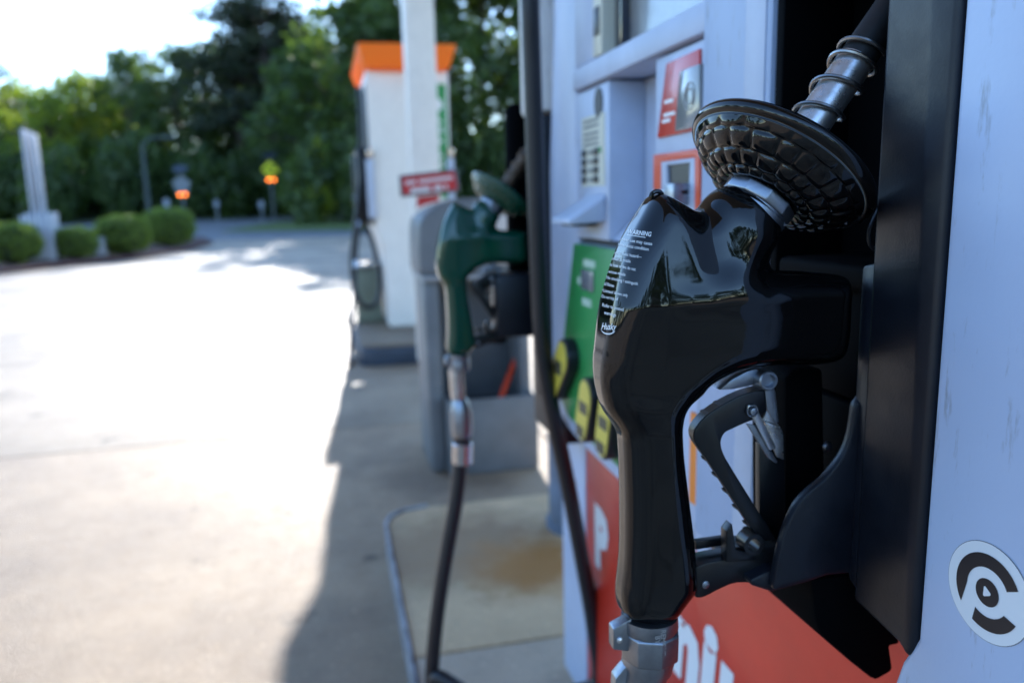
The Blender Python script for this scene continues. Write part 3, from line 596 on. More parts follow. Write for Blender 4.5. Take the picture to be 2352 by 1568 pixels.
plate_px('hand_guard', [tuple(p) for p in arm]+[tuple(p) for p in arm2], -0.0095, 0.0095, BSATIN, 0.0012)
plate_px('hand_guard_rail', [(640, 948), (700, 940), (780, 928), (790, 960), (700, 975), (640, 985)], 0.004, 0.0095, BSATIN, 0.0006)
plate_px('guard_upright', [(918, 520), (1026, 500), (1040, 980), (960, 1000), (918, 960)], 0.012, 0.018, BSATIN, 0.0006)
mb = MB(); q = on_y(*zb(851, 928), NY); ro, ri = 0.0078, 0.0046; m2 = 28
mb.lathe([(ri, -0.006), (ro, -0.006), (ro, 0.006), (ri, 0.006), (ri, -0.006)], (q[0], NY-0.008, q[2]), (0, 1, 0), m2, cap=False); build('eyelet', mb, BSATIN, noz)
plate_px('eyelet_lug', [(775, 905), (800, 872), (815, 985), (905, 1005), (905, 1030), (775, 1040)], -0.0135, -0.0045, BSATIN, 0.0006)
mb = MB(); q = on_y(*zb(682, 1137), NY-0.010); mb.lathe([(0.0028, 0), (0.0028, 0.001), (0.001, 0.0018)], (q[0], NY-0.0095, q[2]), (0, -1, 0), 16); build('guard_screw', mb, ZINC, noz)
# swivel at the foot of the grip
g0 = on_y(1488, 1414, NY)
def zpx(y): return on_y(1490, y, NY)[2]
sx = g0[0]+0.0012
mb = MB(); mb.lathe([(0.0195, zpx(1441)-g0[2]), (0.0205, zpx(1434)-g0[2]), (0.0200, zpx(1410)-g0[2])], (sx, NY, g0[2]), (0, 0, 1), 40); build('swivel_neck', mb, ZINC, noz)
mb = MB(); mb.lathe([(0.0195, zpx(1505)-g0[2]), (0.0212, zpx(1500)-g0[2]), (0.0215, zpx(1444)-g0[2]), (0.0200, zpx(1439)-g0[2])], (sx+0.0005, NY, g0[2]), (0.0, 0, 1), 8); build('swivel_nut', mb, ZINC, noz, bevel=0.0007)
q = on_y(1414, 1462, NY); mb = MB(); mb.prism([(q[0]-0.004, NY+0.004, q[2]+0.010), (q[0]+0.010, NY+0.004, q[2]+0.016), (q[0]+0.010, NY+0.004, q[2]-0.010), (q[0]-0.004, NY+0.004, q[2]-0.006)], (0, -0.010, 0)); build('swivel_ear', mb, ZINC, noz, bevel=0.0012)
mb = MB(); mb.lathe([(0.0022, 0), (0.0022, 0.0012), (0.0008, 0.002)], (q[0]+0.0005, NY-0.006, q[2]+0.001), (0, -1, 0), 14); build('swivel_screw', mb, STEEL, noz)
AS = Vector((-0.22, 0.05, -1)).normalized(); s0 = Vector((sx, NY, zpx(1503)))
mb = MB(); mb.lathe([(0.0185, -0.002), (0.0185, 0.008), (0.0165, 0.012), (0.0165, 0.075)], s0, AS, 40); build('swivel_elbow', mb, ZINC, noz)
mb = MB(); mb.prism([(s0[0]-0.0215, NY-0.004, s0[2]-0.006), (s0[0]-0.014, NY-0.004, s0[2]+0.001), (s0[0]-0.010, NY-0.004, s0[2]-0.07), (s0[0]-0.030, NY-0.004, s0[2]-0.07), (s0[0]-0.027, NY-0.004, s0[2]-0.012)], (0, 0.010, 0)); build('swivel_fin', mb, ZINC, noz, bevel=0.001)
# stamped lettering on the nut face that looks along -Y
for (tx, x, y, sz) in (('REMOVE', 1520, 1448, 0.0052), ('BY', 1507, 1462, 0.0052)):
    o = on_y(x, y, NY-0.0216); lettering('stamped_lettering', tx, sz, (o[0], NY-0.0205, o[2]), (0, 0, -1), (1, 0, 0), mat('stamp_light', (0.55, 0.57, 0.6), 0.4, 0.8), noz, bold=0.0001)

# printed warning on the front ridge, laid onto the vinyl
rows_txt = [('WARNING', 597, 240, 0.135, 74, 0.75), ('proper use may cause', 492, 315, 0.16, 56, 0.78), ('a hazardous condition', 462, 375, 0.17, 56, 0.76), ('Avoid static hazard\u2014', 432, 470, 0.17, 52, 0.72),
            ('remain at nozzle', 405, 535, 0.17, 52, 0.66), ('\u2022In case of fire do not', 388, 606, 0.20, 52, 0.66), ('remove nozzle', 372, 685, 0.20, 52, 0.66), ('\u2022No smoking / extinguish', 346, 752, 0.215, 52, 0.70),
            ('all flames', 335, 828, 0.22, 52, 0.60), ('\u2022Licensed drivers only', 312, 900, 0.225, 52, 0.62), ('\u2022Do not top off', 294, 968, 0.20, 52, 0.60), ('Refer to posted', 312, 1070, 0.23, 56, 0.68), ('warnings', 335, 1158, 0.23, 56, 0.68), ('Husky', 300, 1330, 0.05, 104, 0.62)]
def zt_(x, y): return ((2300+x/2.851)/1.7415, (850+y/2.851)/1.7415)
PRINTMB = MB()
def project_print(name, P2, faces, parent):
    mb_ = bmesh.new(); vv = [mb_.verts.new((p[0], p[1], 0)) for p in P2]
    for f in faces:
        try: mb_.faces.new([vv[i] for i in f])
        except ValueError: pass
    bmesh.ops.triangulate(mb_, faces=mb_.faces)
    for _ in range(2): 
        es = [e for e in mb_.edges if e.calc_length() > 26]
        if es: bmesh.ops.subdivide_edges(mb_, edges=es, cuts=1)
    bmesh.ops.triangulate(mb_, faces=mb_.faces); mb_.verts.index_update()
    pos = []; ok = []
    for v in mb_.verts:
        d = Vector(ray(*zt_(v.co.x, v.co.y))).normalized(); hit = bvh.ray_cast(Vector(cC), d, 2.0)
        if hit[0] is None: pos.append((0, 0, 0)); ok.append(False)
        else:
            nn = hit[1] if hit[1].dot(d) < 0 else -hit[1]; pos.append(tuple(hit[0]+nn*0.00022)); ok.append(nn.dot(d) < -0.12)
    fs = [tuple(v.index for v in f.verts) for f in mb_.faces if all(ok[v.index] for v in f.verts)]; mb_.free()
    if fs: PRINTMB.add(pos, fs)
for (tx, x, y, sl, sz, st) in rows_txt:
    P2, ff = text2d(tx, sz, bold=(1.6 if tx in ('WARNING', 'Husky') else 0.35), shear=(0.2 if tx in ('WARNING', 'Husky') else 0.0), res=2)
    if not len(P2): continue
    Q = [(x+p[0]*st+p[1]*0.10, y+p[0]*st*sl-p[1]) for p in P2]; project_print('printed_warning', Q, ff, noz)
project_print('printed_warning', [(600, 252), (806, 284), (805, 291), (600, 259)], [(0, 1, 2, 3)], noz)
arcp = [(384+85*math.cos(a), 1320+72*math.sin(a)) for a in np.linspace(0.15*math.pi, 0.97*math.pi, 16)]; arci = [(384+85*math.cos(a), 1316+62*math.sin(a)) for a in np.linspace(0.15*math.pi, 0.97*math.pi, 16)]
project_print('printed_warning', arcp+arci, [(i, i+1, 17+i, 16+i) for i in range(15)], noz)

pw_ = build('printed_warning', PRINTMB, PRINT, noz, smooth=0); pw_['kind'] = 'stuff'
# the second nozzle: a copy with green vinyl
gn = copy_tree(noz); gn.location = noz.location + Vector((GDX, GDY, GDZ))
tag(gn, 'dark green vinyl covered fuel nozzle hanging in the far boot', 'fuel nozzle')
for ch in list(gn.children):
    n0 = ch.name.split('.')[0]
    if n0 in ('printed_warning', 'stamped_lettering'): bpy.data.objects.remove(ch); continue
    if n0 in ('nozzle_body', 'splash_guard', 'hang_loop'):
        ch.data = ch.data.copy(); ch.data.materials.clear(); ch.data.materials.append(GREENV)
    if n0 in ('spout', 'spring'):
        ch.data = ch.data.copy(); ch.data.materials.clear(); ch.data.materials.append(mat('rusty_steel', (0.20, 0.13, 0.085), 0.55, 0.6, var=0.5, vscale=60))
    if n0 == 'swivel_elbow' or n0 == 'swivel_fin': bpy.data.objects.remove(ch)

# ------------------------------------------------------------------ hoses
GY = NY+GDY
gs = on_y(1042, 828, GY)
hs = thing('fuel_hose', 'black rubber hose looping from the green nozzle up past the far boot', 'hose', (0.25, 1.4, IZ))
pts = [on_y(x, y, GY+dy) for x, y, dy in ((1058, 1030, 0), (1056, 1085, 0), (1046, 1160, 0), (1028, 1260, 0), (1010, 1370, 0), (997, 1480, 0), (992, 1580, 0))]
pts += [np.array([0.17, GY-0.02, 0.13+IZ-0.03]), np.array([0.24, GY-0.06, 0.125+IZ-0.06]), np.array([0.33, GY-0.10, 0.15]), np.array([0.42, GY-0.13, 0.19])]
up = [(1374, 1560, 1.36), (1362, 1430, 1.36), (1338, 1290, 1.35), (1306, 1120, 1.34), (1272, 960, 1.32), (1250, 830, 1.31), (1241, 700, 1.30), (1234, 520, 1.29), (1228, 330, 1.28), (1222, 150, 1.27), (1217, 0, 1.26), (1213, -160, 1.26), (1211, -400, 1.26)]
pts += [on_y(x, y, Y) for x, y, Y in up]
mb = MB(); mb.tube(spline(pts, 6), 0.0150, 16); build('rubber_tube', mb, HOSE, hs, smooth=60)
e1, e2 = Vector(on_y(1062, 1062, GY)), Vector(on_y(1062, 985, GY))
mb = MB(); mb.lathe([(0.0205, 0), (0.0205, 0.040), (0.0185, 0.042)], e1, e2-e1, 28); build('ferrule', mb, mat('bright_steel', (0.6, 0.6, 0.61), 0.22, 1.0), hs)
mb = MB(); mb.lathe([(0.0175, 0.041), (0.0175, 0.052)], e1, e2-e1, 24); build('hose_seal', mb, INK, hs)
e3, e4 = Vector(on_y(1062, 1002, GY)), Vector(on_y(1056, 905, GY))
mb = MB(); mb.lathe([(0.0200, 0), (0.0225, 0.010), (0.0225, 0.050), (0.0190, 0.066), (0.0140, 0.078)], e3, e4-e3, 8); build('hose_swivel', mb, ZINC, hs, bevel=0.001)
e5, e6 = Vector(on_y(1052, 915, GY)), Vector(on_y(1046, 835, GY))
mb = MB(); mb.lathe([(0.0140, 0), (0.0150, 0.02), (0.0145, 0.06)], e5, e6-e5, 24); build('hose_stem', mb, STEEL, hs)
hs2 = thing('fuel_hose', 'black rubber hose running down from the swivel of the black nozzle', 'hose', (0.18, 0.48, IZ))
h0 = s0+AS*0.074
mb = MB(); mb.tube(spline([h0, h0+AS*0.10, (0.14, 0.50, 0.45), (0.16, 0.55, 0.22), (0.25, 0.62, 0.135), (0.36, 0.72, 0.135), (0.43, 0.86, 0.20)], 6), 0.015, 16); build('rubber_tube', mb, HOSE, hs2, smooth=60)

# ------------------------------------------------------------------ windshield service unit
BY = 3.30
bx0, bx1 = 0.405, 0.845
bn = thing('service_bin', 'grey plastic windshield service unit standing between the pump islands', 'service bin', (0.62, 3.5, 0))
def zY(x, y, Y=BY): return on_y(x, y, Y)[2]
build('back_panel', MB().box(bx0+0.02, bx1-0.02, BY+0.30, BY+0.42, 0.002, 1.10), GREY, bn, bevel=0.015)
for k, (a, b) in enumerate(((bx0-0.02, bx0+0.045), (bx1-0.045, bx1))):
    mb = MB(); zt1 = 0.84
    mb.prism([(a, BY-0.02, 0.002), (a, BY+0.34, 0.002), (a, BY+0.36, zt1), (a, BY+0.02, zt1)], (b-a, 0, 0)); build('side_panel', mb, GREY, bn, bevel=0.012)
# hood: arched top
top = spline([(bx0-0.035, 0.865), (bx0-0.03, 1.06), (bx0+0.0, 1.12), (bx0+0.09, 1.165), (0.62, 1.185), (bx1-0.10, 1.18), (bx1-0.03, 1.15), (bx1, 1.08), (bx1, 0.865)], 4)
mb = MB(); mb.prism([(p[0], BY+0.0, p[1]) for p in top], (0, 0.38, 0)); build('hood', mb, GREY, bn, bevel=0.015)
build('hood_lip', MB().box(bx0-0.03, bx1, BY-0.015, BY+0.37, 0.842, 0.863), mat('pale_grey_plastic', (0.32, 0.33, 0.34), 0.45), bn, bevel=0.006)
build('towel_window', MB().box(0.475, 0.545, BY-0.006, BY+0.01, 0.93, 1.03), PRINT, bn, bevel=0.006)
build('towel_window', MB().box(0.70, 0.80, BY-0.006, BY+0.01, 0.90, 1.11), mat('towel_paper', (0.62, 0.56, 0.52), 0.8), bn, bevel=0.01)
bz = 0.335
mb = MB(); w = 0.012
mb.box(bx0+0.05, bx1+0.005, BY-0.09, BY-0.09+w, 0.003, bz); mb.box(bx0+0.05, bx0+0.05+w, BY-0.077, BY+0.28, 0.003, bz); mb.box(bx1-w+0.005, bx1+0.005, BY-0.077, BY+0.28, 0.003, bz); mb.box(bx0+0.064, bx1-w, BY-0.077, BY+0.28, 0.003, 0.20)
build('bucket', mb, GREY, bn, bevel=0.003)
build('washer_fluid', MB().box(bx0+0.066, bx1-w-0.003, BY-0.075, BY+0.275, 0.205, 0.255), mat('dark_fluid', (0.01, 0.012, 0.016), 0.08), bn)
sq = thing('squeegee', 'orange red handled squeegee standing in the grey service bucket', 'squeegee', (0.74, BY+0.05, 0.256))
pA, pB = on_y(1150, 915, BY+0.04), on_y(1206, 770, BY+0.20)
mb = MB(); mb.tube([pA, pA*0.6+pB*0.4, pB*0.9+pA*0.1, pB], [0.013, 0.0125, 0.0125, 0.011], 12); build('handle', mb, mat('orange_red_handle', (0.75, 0.06, 0.012), 0.4), sq)
mb = MB(); mb.box(pA[0]-0.07, pA[0]+0.05, pA[1]-0.02, pA[1]+0.02, pA[2]-0.035, pA[2]-0.002); build('blade', mb, INK, sq, bevel=0.006)
# framed red notice on the hood
SY = BY-0.02
nt_ = thing('notice_sign', 'small red notice with white lettering in a dark grey frame on the service unit', 'sign', tuple(on_y(985, 452, SY)))
A, B, Cc, Dd = [on_y(x, y, SY) for x, y in ((917, 403), (1050, 388), (1057, 441), (921, 453))]
mb = MB(); mb.prism([A, B, Cc, Dd], (0, 0.03, 0)); build('frame', mb, mat('frame_grey', (0.10, 0.10, 0.115), 0.5), nt_, bevel=0.004)
A, B, Cc, Dd = [on_y(x, y, SY-0.002) for x, y in ((923, 408), (1044, 394), (1050, 435), (926, 447))]
mb = MB(); mb.prism([A, B, Cc, Dd], (0, 0.004, 0)); build('face', mb, mat('sign_red', (0.55, 0.03, 0.03), 0.4), nt_)
uu = (B-A)/np.linalg.norm(B-A); vv_ = (A-Dd)/np.linalg.norm(A-Dd)
for (t, off, hh, wa_, wb_) in ((0.25, 0, 0.014, 0.06, 0.95), (0.70, 0, 0.020, 0.14, 0.86)):
    o = A + (Dd-A)*t + np.array([0, -0.003, 0]); L_ = np.linalg.norm(B-A); k = wa_*L_; rr = random.Random(int(t*100))
    mb = MB()
    while k < wb_*L_:
        wd = rr.choice((0.010, 0.012, 0.014)); 
        if rr.random() > 0.14:
            p = o+uu*k; mb.add([p, p+uu*wd*0.8, p+uu*wd*0.8-vv_*hh, p-vv_*hh], [(0, 1, 2, 3)])
        k += wd
    build('notice_lettering', mb, PRINT, nt_, smooth=0)
mb = MB(); mb.prism([on_y(x, y, SY+0.03) for x, y in ((958, 452), (1010, 447), (1008, 462), (978, 470), (958, 478))], (0, 0.005, 0)); build('lower_card', mb, mat('sign_red', (0.55, 0.03, 0.03), 0.4), nt_)

# ------------------------------------------------------------------ canopy
cn = thing('canopy', 'white station canopy carried on a square white column', 'canopy', (0.63, 5.0, 0.002))
build('column', MB().box(0.528, 0.705, 4.9, 5.08, 0.15, 4.55), WHITE2, cn, bevel=0.01)
SOFF = mat('soffit_panel', (0.42, 0.38, 0.33), 0.5, var=0.2, vscale=0.6)
for i in range(9):
    build('soffit_panel', MB().box(-1.5+i*0.62, -1.5+i*0.62+0.608, -2.9, 11.9, 4.55, 4.60), SOFF, cn, smooth=0)
build('roof', MB().box(-1.6, 4.2, -3.0, 12.0, 4.61, 5.4), WHITE2, cn, bevel=0.01)

# ------------------------------------------------------------------ far island and dispenser
FI = 0.15
fi = link('far_pump_island', None); structure(fi)
c1 = [(0.17, 8.6), (0.17, 5.80), (0.20, 5.72), (0.28, 5.68), (1.20, 5.66), (1.28, 5.70), (1.30, 5.8), (1.30, 8.6)]
mb = MB(); mb.prism([(x, y, 0.001) for x, y in c1], (0, 0, FI-0.02)); build('kerb', mb, mat('kerb_blue', (0.035, 0.055, 0.09), 0.5, var=0.4, vscale=8), fi, bevel=0.01)
mb = MB(); mb.prism([(0.735+(x-0.735)*0.965, 7.1+(y-7.1)*0.965, FI-0.018) for x, y in c1], (0, 0, 0.022)); build('concrete_panel', mb, concrete('far_island_concrete', (0.30, 0.23, 0.16), (0.19, 0.14, 0.10)), fi, smooth=0)
f0 = FI+0.004
fd = thing('fuel_dispenser', 'white fuel dispenser with orange topper and green side strip on the farther island', 'fuel dispenser', (0.70, 7.1, f0))
EY = 6.50
def prof_x(z, s): return 0
pl = [(0.46, f0), (0.45, 0.55), (0.44, 0.85), (0.395, 0.95), (0.375, 1.6), (0.37, 2.20), (1.03, 2.20), (1.02, 1.6), (1.00, 0.95), (0.96, 0.85), (0.95, f0)]
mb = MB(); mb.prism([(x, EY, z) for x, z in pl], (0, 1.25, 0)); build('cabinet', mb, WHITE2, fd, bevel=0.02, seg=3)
tp = [(0.315, EY-0.18), (1.075, EY-0.18), (1.075, EY+1.35), (0.315, EY+1.35)]
mb = MB(); q = [(x, y, 2.37) for x, y in tp]; q2 = [(0.70+(x-0.70)*0.86, EY+0.58+(y-EY-0.58)*0.90, 2.205) for x, y in tp]
mb.add(q2+q, [(3, 2, 1, 0), (4, 5, 6, 7), (0, 1, 5, 4), (1, 2, 6, 5), (2, 3, 7, 6), (3, 0, 4, 7)]); build('topper', mb, mat('topper_orange', (0.78, 0.28, 0.04), 0.4, transl=0.35), fd, bevel=0.006)
build('side_strip', MB().box(0.90, 1.005, EY-0.004, EY+0.01, 1.20, 2.10), GREEN, fd, bevel=0.001)
mb = MB(); mb.add([(0.94+0.035*math.cos(a), EY-0.0065, 1.94+0.045*math.sin(a)) for a in np.linspace(0, 2*math.pi, 20, endpoint=False)], [tuple(range(20))]); build('strip_mark', mb, PRINT, fd, smooth=0)
for k in range(7):
    z = 1.80-0.09*k; mb = MB(); x0 = 0.912
    if k % 3 == 0: mb.box(x0, x0+0.05, EY-0.0065, EY-0.005, z, z+0.018); mb.box(x0, x0+0.02, EY-0.0066, EY-0.005, z+0.018, z+0.06)
    elif k % 3 == 1: mb.box(x0, x0+0.02, EY-0.0065, EY-0.005, z, z+0.06); mb.box(x0+0.034, x0+0.05, EY-0.0065, EY-0.005, z, z+0.06)
    else: mb.box(x0, x0+0.05, EY-0.0065, EY-0.005, z+0.02, z+0.045)
    build('strip_mark', mb, PRINT, fd, smooth=0)
build('fascia_edge', MB().box(0.362, 0.372, EY+0.02, EY+1.2, 1.0, 2.1), DGREY, fd, bevel=0.002)
for (yy) in (EY+0.12, EY+1.0):
    build('nozzle_boot', MB().box(0.27, 0.39, yy, yy+0.16, 1.02, 1.62), BPLAST, fd, bevel=0.02)
CHR = mat('chrome', (0.75, 0.75, 0.76), 0.12, 1.0)
mb = MB(); mb.lathe([(0.02, 0), (0.028, 0.02), (0.028, 0.05), (0.012, 0.07)], (0.375, EY-0.03, 1.53), (0, 0, 1), 16); build('end_fitting', mb, CHR, fd)
mb = MB(); mb.lathe([(0.02, 0), (0.028, 0.02), (0.028, 0.05), (0.012, 0.07)], (1.02, EY-0.03, 1.53), (0, 0, 1), 16); build('end_fitting', mb, CHR, fd)
build('end_bracket', MB().box(0.34, 0.40, EY-0.04, EY+0.03, 1.05, 1.52), OFFW, fd, bevel=0.01)
build('end_bracket', MB().box(0.99, 1.045, EY-0.04, EY+0.03, 1.05, 1.52), OFFW, fd, bevel=0.01)
fh = thing('fuel_hose', 'black hose looping down beside the farther white dispenser', 'hose', (0.30, 6.6, f0))
p0 = [(0.33, 6.75, 2.1), (0.325, 6.68, 1.8), (0.30, 6.62, 1.4), (0.24, 6.60, 1.05), (0.19, 6.58, 0.75), (0.19, 6.56, 0.52), (0.24, 6.55, 0.36), (0.33, 6.56, 0.33), (0.39, 6.58, 0.42), (0.405, 6.62, 0.62), (0.37, 6.66, 0.86), (0.31, 6.68, 1.02)]
mb = MB(); mb.tube(spline(p0, 5), 0.021, 10); build('rubber_tube', mb, HOSE, fh, smooth=60)
fh2 = thing('fuel_hose', 'thin black hose with bright couplings touching the driveway before the farther island', 'hose', (0.2, 6.3, 0.02))
p1 = [(0.30, 6.72, 1.15), (0.24, 6.60, 0.85), (0.20, 6.45, 0.52), (0.155, 6.3, 0.25), (0.12, 6.1, 0.05), (0.11, 5.9, 0.022), (0.10, 5.7, 0.02)]
mb = MB(); mb.tube(spline(p1, 5), 0.013, 10); build('rubber_tube', mb, HOSE, fh2, smooth=60)
for a, b in ((0, 1), (1, 2)):
    pa = np.array(p1[a])*0.5+np.array(p1[b])*0.5; d = np.array(p1[b])-np.array(p1[a]); d /= np.linalg.norm(d); mb = MB(); mb.cyl(pa-d*0.03, pa+d*0.03, 0.021, n=16); build('coupling', mb, CHR, fh2)
fn = thing('fuel_nozzle', 'black fuel nozzle hanging on the drive side of the farther dispenser', 'fuel nozzle', (0.28, 6.72, 1.0))
mb = MB(); mb.prism([(0.22, 6.66, 1.24), (0.30, 6.66, 1.27), (0.33, 6.66, 1.16), (0.30, 6.66, 1.08), (0.275, 6.66, 0.92), (0.235, 6.66, 0.92), (0.235, 6.66, 1.08)], (0, 0.05, 0)); build('nozzle_body', mb, BLACKV, fn, bevel=0.012, seg=3)
mb = MB(); mb.cyl((0.29, 6.685, 1.24), (0.36, 6.685, 1.33), 0.012); build('spout', mb, STEEL, fn)
mb = MB(); mb.tube([(0.28, 6.685, 1.08), (0.33, 6.685, 1.02), (0.325, 6.685, 0.95), (0.27, 6.685, 0.93)], 0.006, 8); build('hand_guard', mb, BSATIN, fn)
# small sage bin with a bright steel lid beside it
sb = thing('litter_bin', 'sage green litter bin with bright steel lid beside the farther dispenser', 'litter bin', (0.33, 6.95, f0))
build('bin_body', MB().box(0.215, 0.435, 6.85, 7.15, f0, 0.62), mat('sage_plastic', (0.20, 0.24, 0.19), 0.5, var=0.2, vscale=5), sb, bevel=0.02, seg=3)
build('lid', MB().box(0.20, 0.445, 6.83, 7.17, 0.622, 0.665), CHR, sb, bevel=0.015, seg=3)

# ------------------------------------------------------------------ planting bed, shrubs, pylon
MULCH = mat('red_mulch', (0.10, 0.035, 0.022), 0.95, var=0.5, vscale=14, bump=0.8, bscale=50)
bed = [on_z(x, y, 0.0) for x, y in ((-120, 655), (0, 630), (120, 616), (240, 604), (340, 592), (440, 575), (490, 560), (470, 549), (380, 545), (200, 552), (-120, 570))]
mb = MB(); mb.prism([(p[0], p[1], 0.004) for p in bed], (0, 0, 0.07)); structure(build('planting_bed', mb, MULCH, bevel=0.03))

def leaf_mesh(name, centers, radii, per, size, m, seed, shell=0.45, flat=1.0, up=0.0, boxy=0.0):
    r = np.random.default_rng(seed); n = len(centers)*per
    c = np.repeat(np.array(centers), per, 0); R = np.repeat(np.array(radii), per)
    d = r.normal(size=(n, 3)); d /= np.linalg.norm(d, axis=1)[:, None]; rad = R*(shell+(1-shell)*r.random(n)**0.5)
    if boxy: rad = rad*0.93/((np.abs(d)**boxy).sum(1)**(1/boxy))*(1+0.05*np.sin(7*d[:, 0]+3*d[:, 1])+0.05*np.sin(9*d[:, 2]+5*d[:, 1]))
    p = c + d*rad[:, None]*np.array([1, 1, flat])
    nn = d*0.7+r.normal(size=(n, 3))*0.7; nn[:, 2] += up; nn /= np.linalg.norm(nn, axis=1)[:, None]
    t = np.cross(nn, r.normal(size=(n, 3))); t /= np.linalg.norm(t, axis=1)[:, None]; b = np.cross(nn, t)
    s = size*(0.6+0.8*r.random(n))[:, None]
    v = np.stack([p-t*s*0.9, p-b*s*0.42, p+t*s*0.9, p+b*s*0.42], 1).reshape(-1, 3)
    me = bpy.data.meshes.new(name); me.vertices.add(len(v)); me.vertices.foreach_set('co', v.astype(np.float32).ravel())
    me.loops.add(n*4); me.loops.foreach_set('vertex_index', np.arange(n*4, dtype=np.int32)); me.polygons.add(n)
    me.polygons.foreach_set('loop_start', np.arange(0, n*4, 4, dtype=np.int32)); me.polygons.foreach_set('loop_total', np.full(n, 4, dtype=np.int32))
    me.update(calc_edges=True); me.materials.append(m); return me
BOX = mat('boxwood_leaf', (0.16, 0.23, 0.04), 0.5, var=0.45, vscale=9, transl=0.5)
shrub_me = leaf_mesh('foliage', [(0, 0, 0.52)], [0.62], 5200, 0.045, BOX, 3, shell=0.78, flat=0.80, up=0.5, boxy=3.2)
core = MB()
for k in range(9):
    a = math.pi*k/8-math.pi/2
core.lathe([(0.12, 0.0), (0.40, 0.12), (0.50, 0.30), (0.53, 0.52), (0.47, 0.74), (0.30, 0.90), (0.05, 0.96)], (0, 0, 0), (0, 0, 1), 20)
for k, (x, y, w, lab) in enumerate(((35, 606, 118, 'clipped round boxwood shrub before the white pylon on its open side'), (178, 594, 90, 'clipped round boxwood shrub next to the white pylon towards the road'), (288, 584, 112, 'clipped round boxwood shrub second from the road end of the bed'), (392, 565, 108, 'clipped round boxwood shrub at the road end of the mulch bed'))):
    b = on_z(x, y, 0.07); depth = (b-cC)@cF; dia = w/FPX*depth
    s = thing('boxwood_shrub', lab, 'shrub', tuple(b), 'boxwood shrubs in the mulch bed'); s.scale = (dia/1.24,)*3
    s.rotation_euler = (0, 0, k*1.3)
    o = link('foliage', shrub_me, s)
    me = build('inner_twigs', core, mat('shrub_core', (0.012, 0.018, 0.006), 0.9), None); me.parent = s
# pylon: picket base and a three-post shaft
pb = on_z(92, 598, 0.07); PYY = pb[1]
py_ = thing('sign_pylon', 'white pylon of vertical posts rising from a picket base among the shrubs', 'pylon', tuple(pb))
VIN = mat('white_vinyl', (0.42, 0.44, 0.49), 0.45, var=0.12, vscale=3)
xa, xb = on_y(62, 560, PYY)[0], on_y(134, 560, PYY)[0]
zt2 = on_y(100, 495, PYY)[2]; n = 6
for k in range(n):
    a = xa+(xb-xa)*k/n; build('picket', MB().box(a+0.012, a+(xb-xa)/n-0.012, PYY-0.3, PYY+0.3, 0.07, zt2+(0.06 if k % 2 else 0)), VIN, py_, bevel=0.01)
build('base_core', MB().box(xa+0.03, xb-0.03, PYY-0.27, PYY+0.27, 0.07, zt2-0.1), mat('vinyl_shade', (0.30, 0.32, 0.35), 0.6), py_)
x1_, x2_ = on_y(70, 480, PYY)[0], on_y(106, 480, PYY)[0]; z3 = on_y(70, 297, PYY)[2]
for k in range(3):
    wd = (x2_-x1_)/3; build('shaft_post', MB().box(x1_+k*wd+0.03, x1_+(k+1)*wd-0.02, PYY-0.12, PYY+0.12, zt2-0.1, z3-(0.05*k)), VIN, py_, bevel=0.015)
for (x, y, w, hh, lab, nm) in ((108, 598, 0.42, 0.36, 'low white utility box at the foot of the pylon', 'utility_box'), (231, 588, 0.30, 0.42, 'upright pale utility box between two boxwood shrubs', 'utility_box')):
    q = on_z(x, y, 0.07); t = thing(nm, lab, 'utility box', tuple(q)); 
    build('cabinet', MB().box(q[0]-w/2, q[0]+w/2, q[1]-0.2, q[1]+0.2, 0.072, 0.07+hh), VIN, t, bevel=0.03, seg=3); build('lid', MB().box(q[0]-w/2-0.02, q[0]+w/2+0.02, q[1]-0.22, q[1]+0.22, 0.073+hh, 0.10+hh), VIN, t, bevel=0.012)

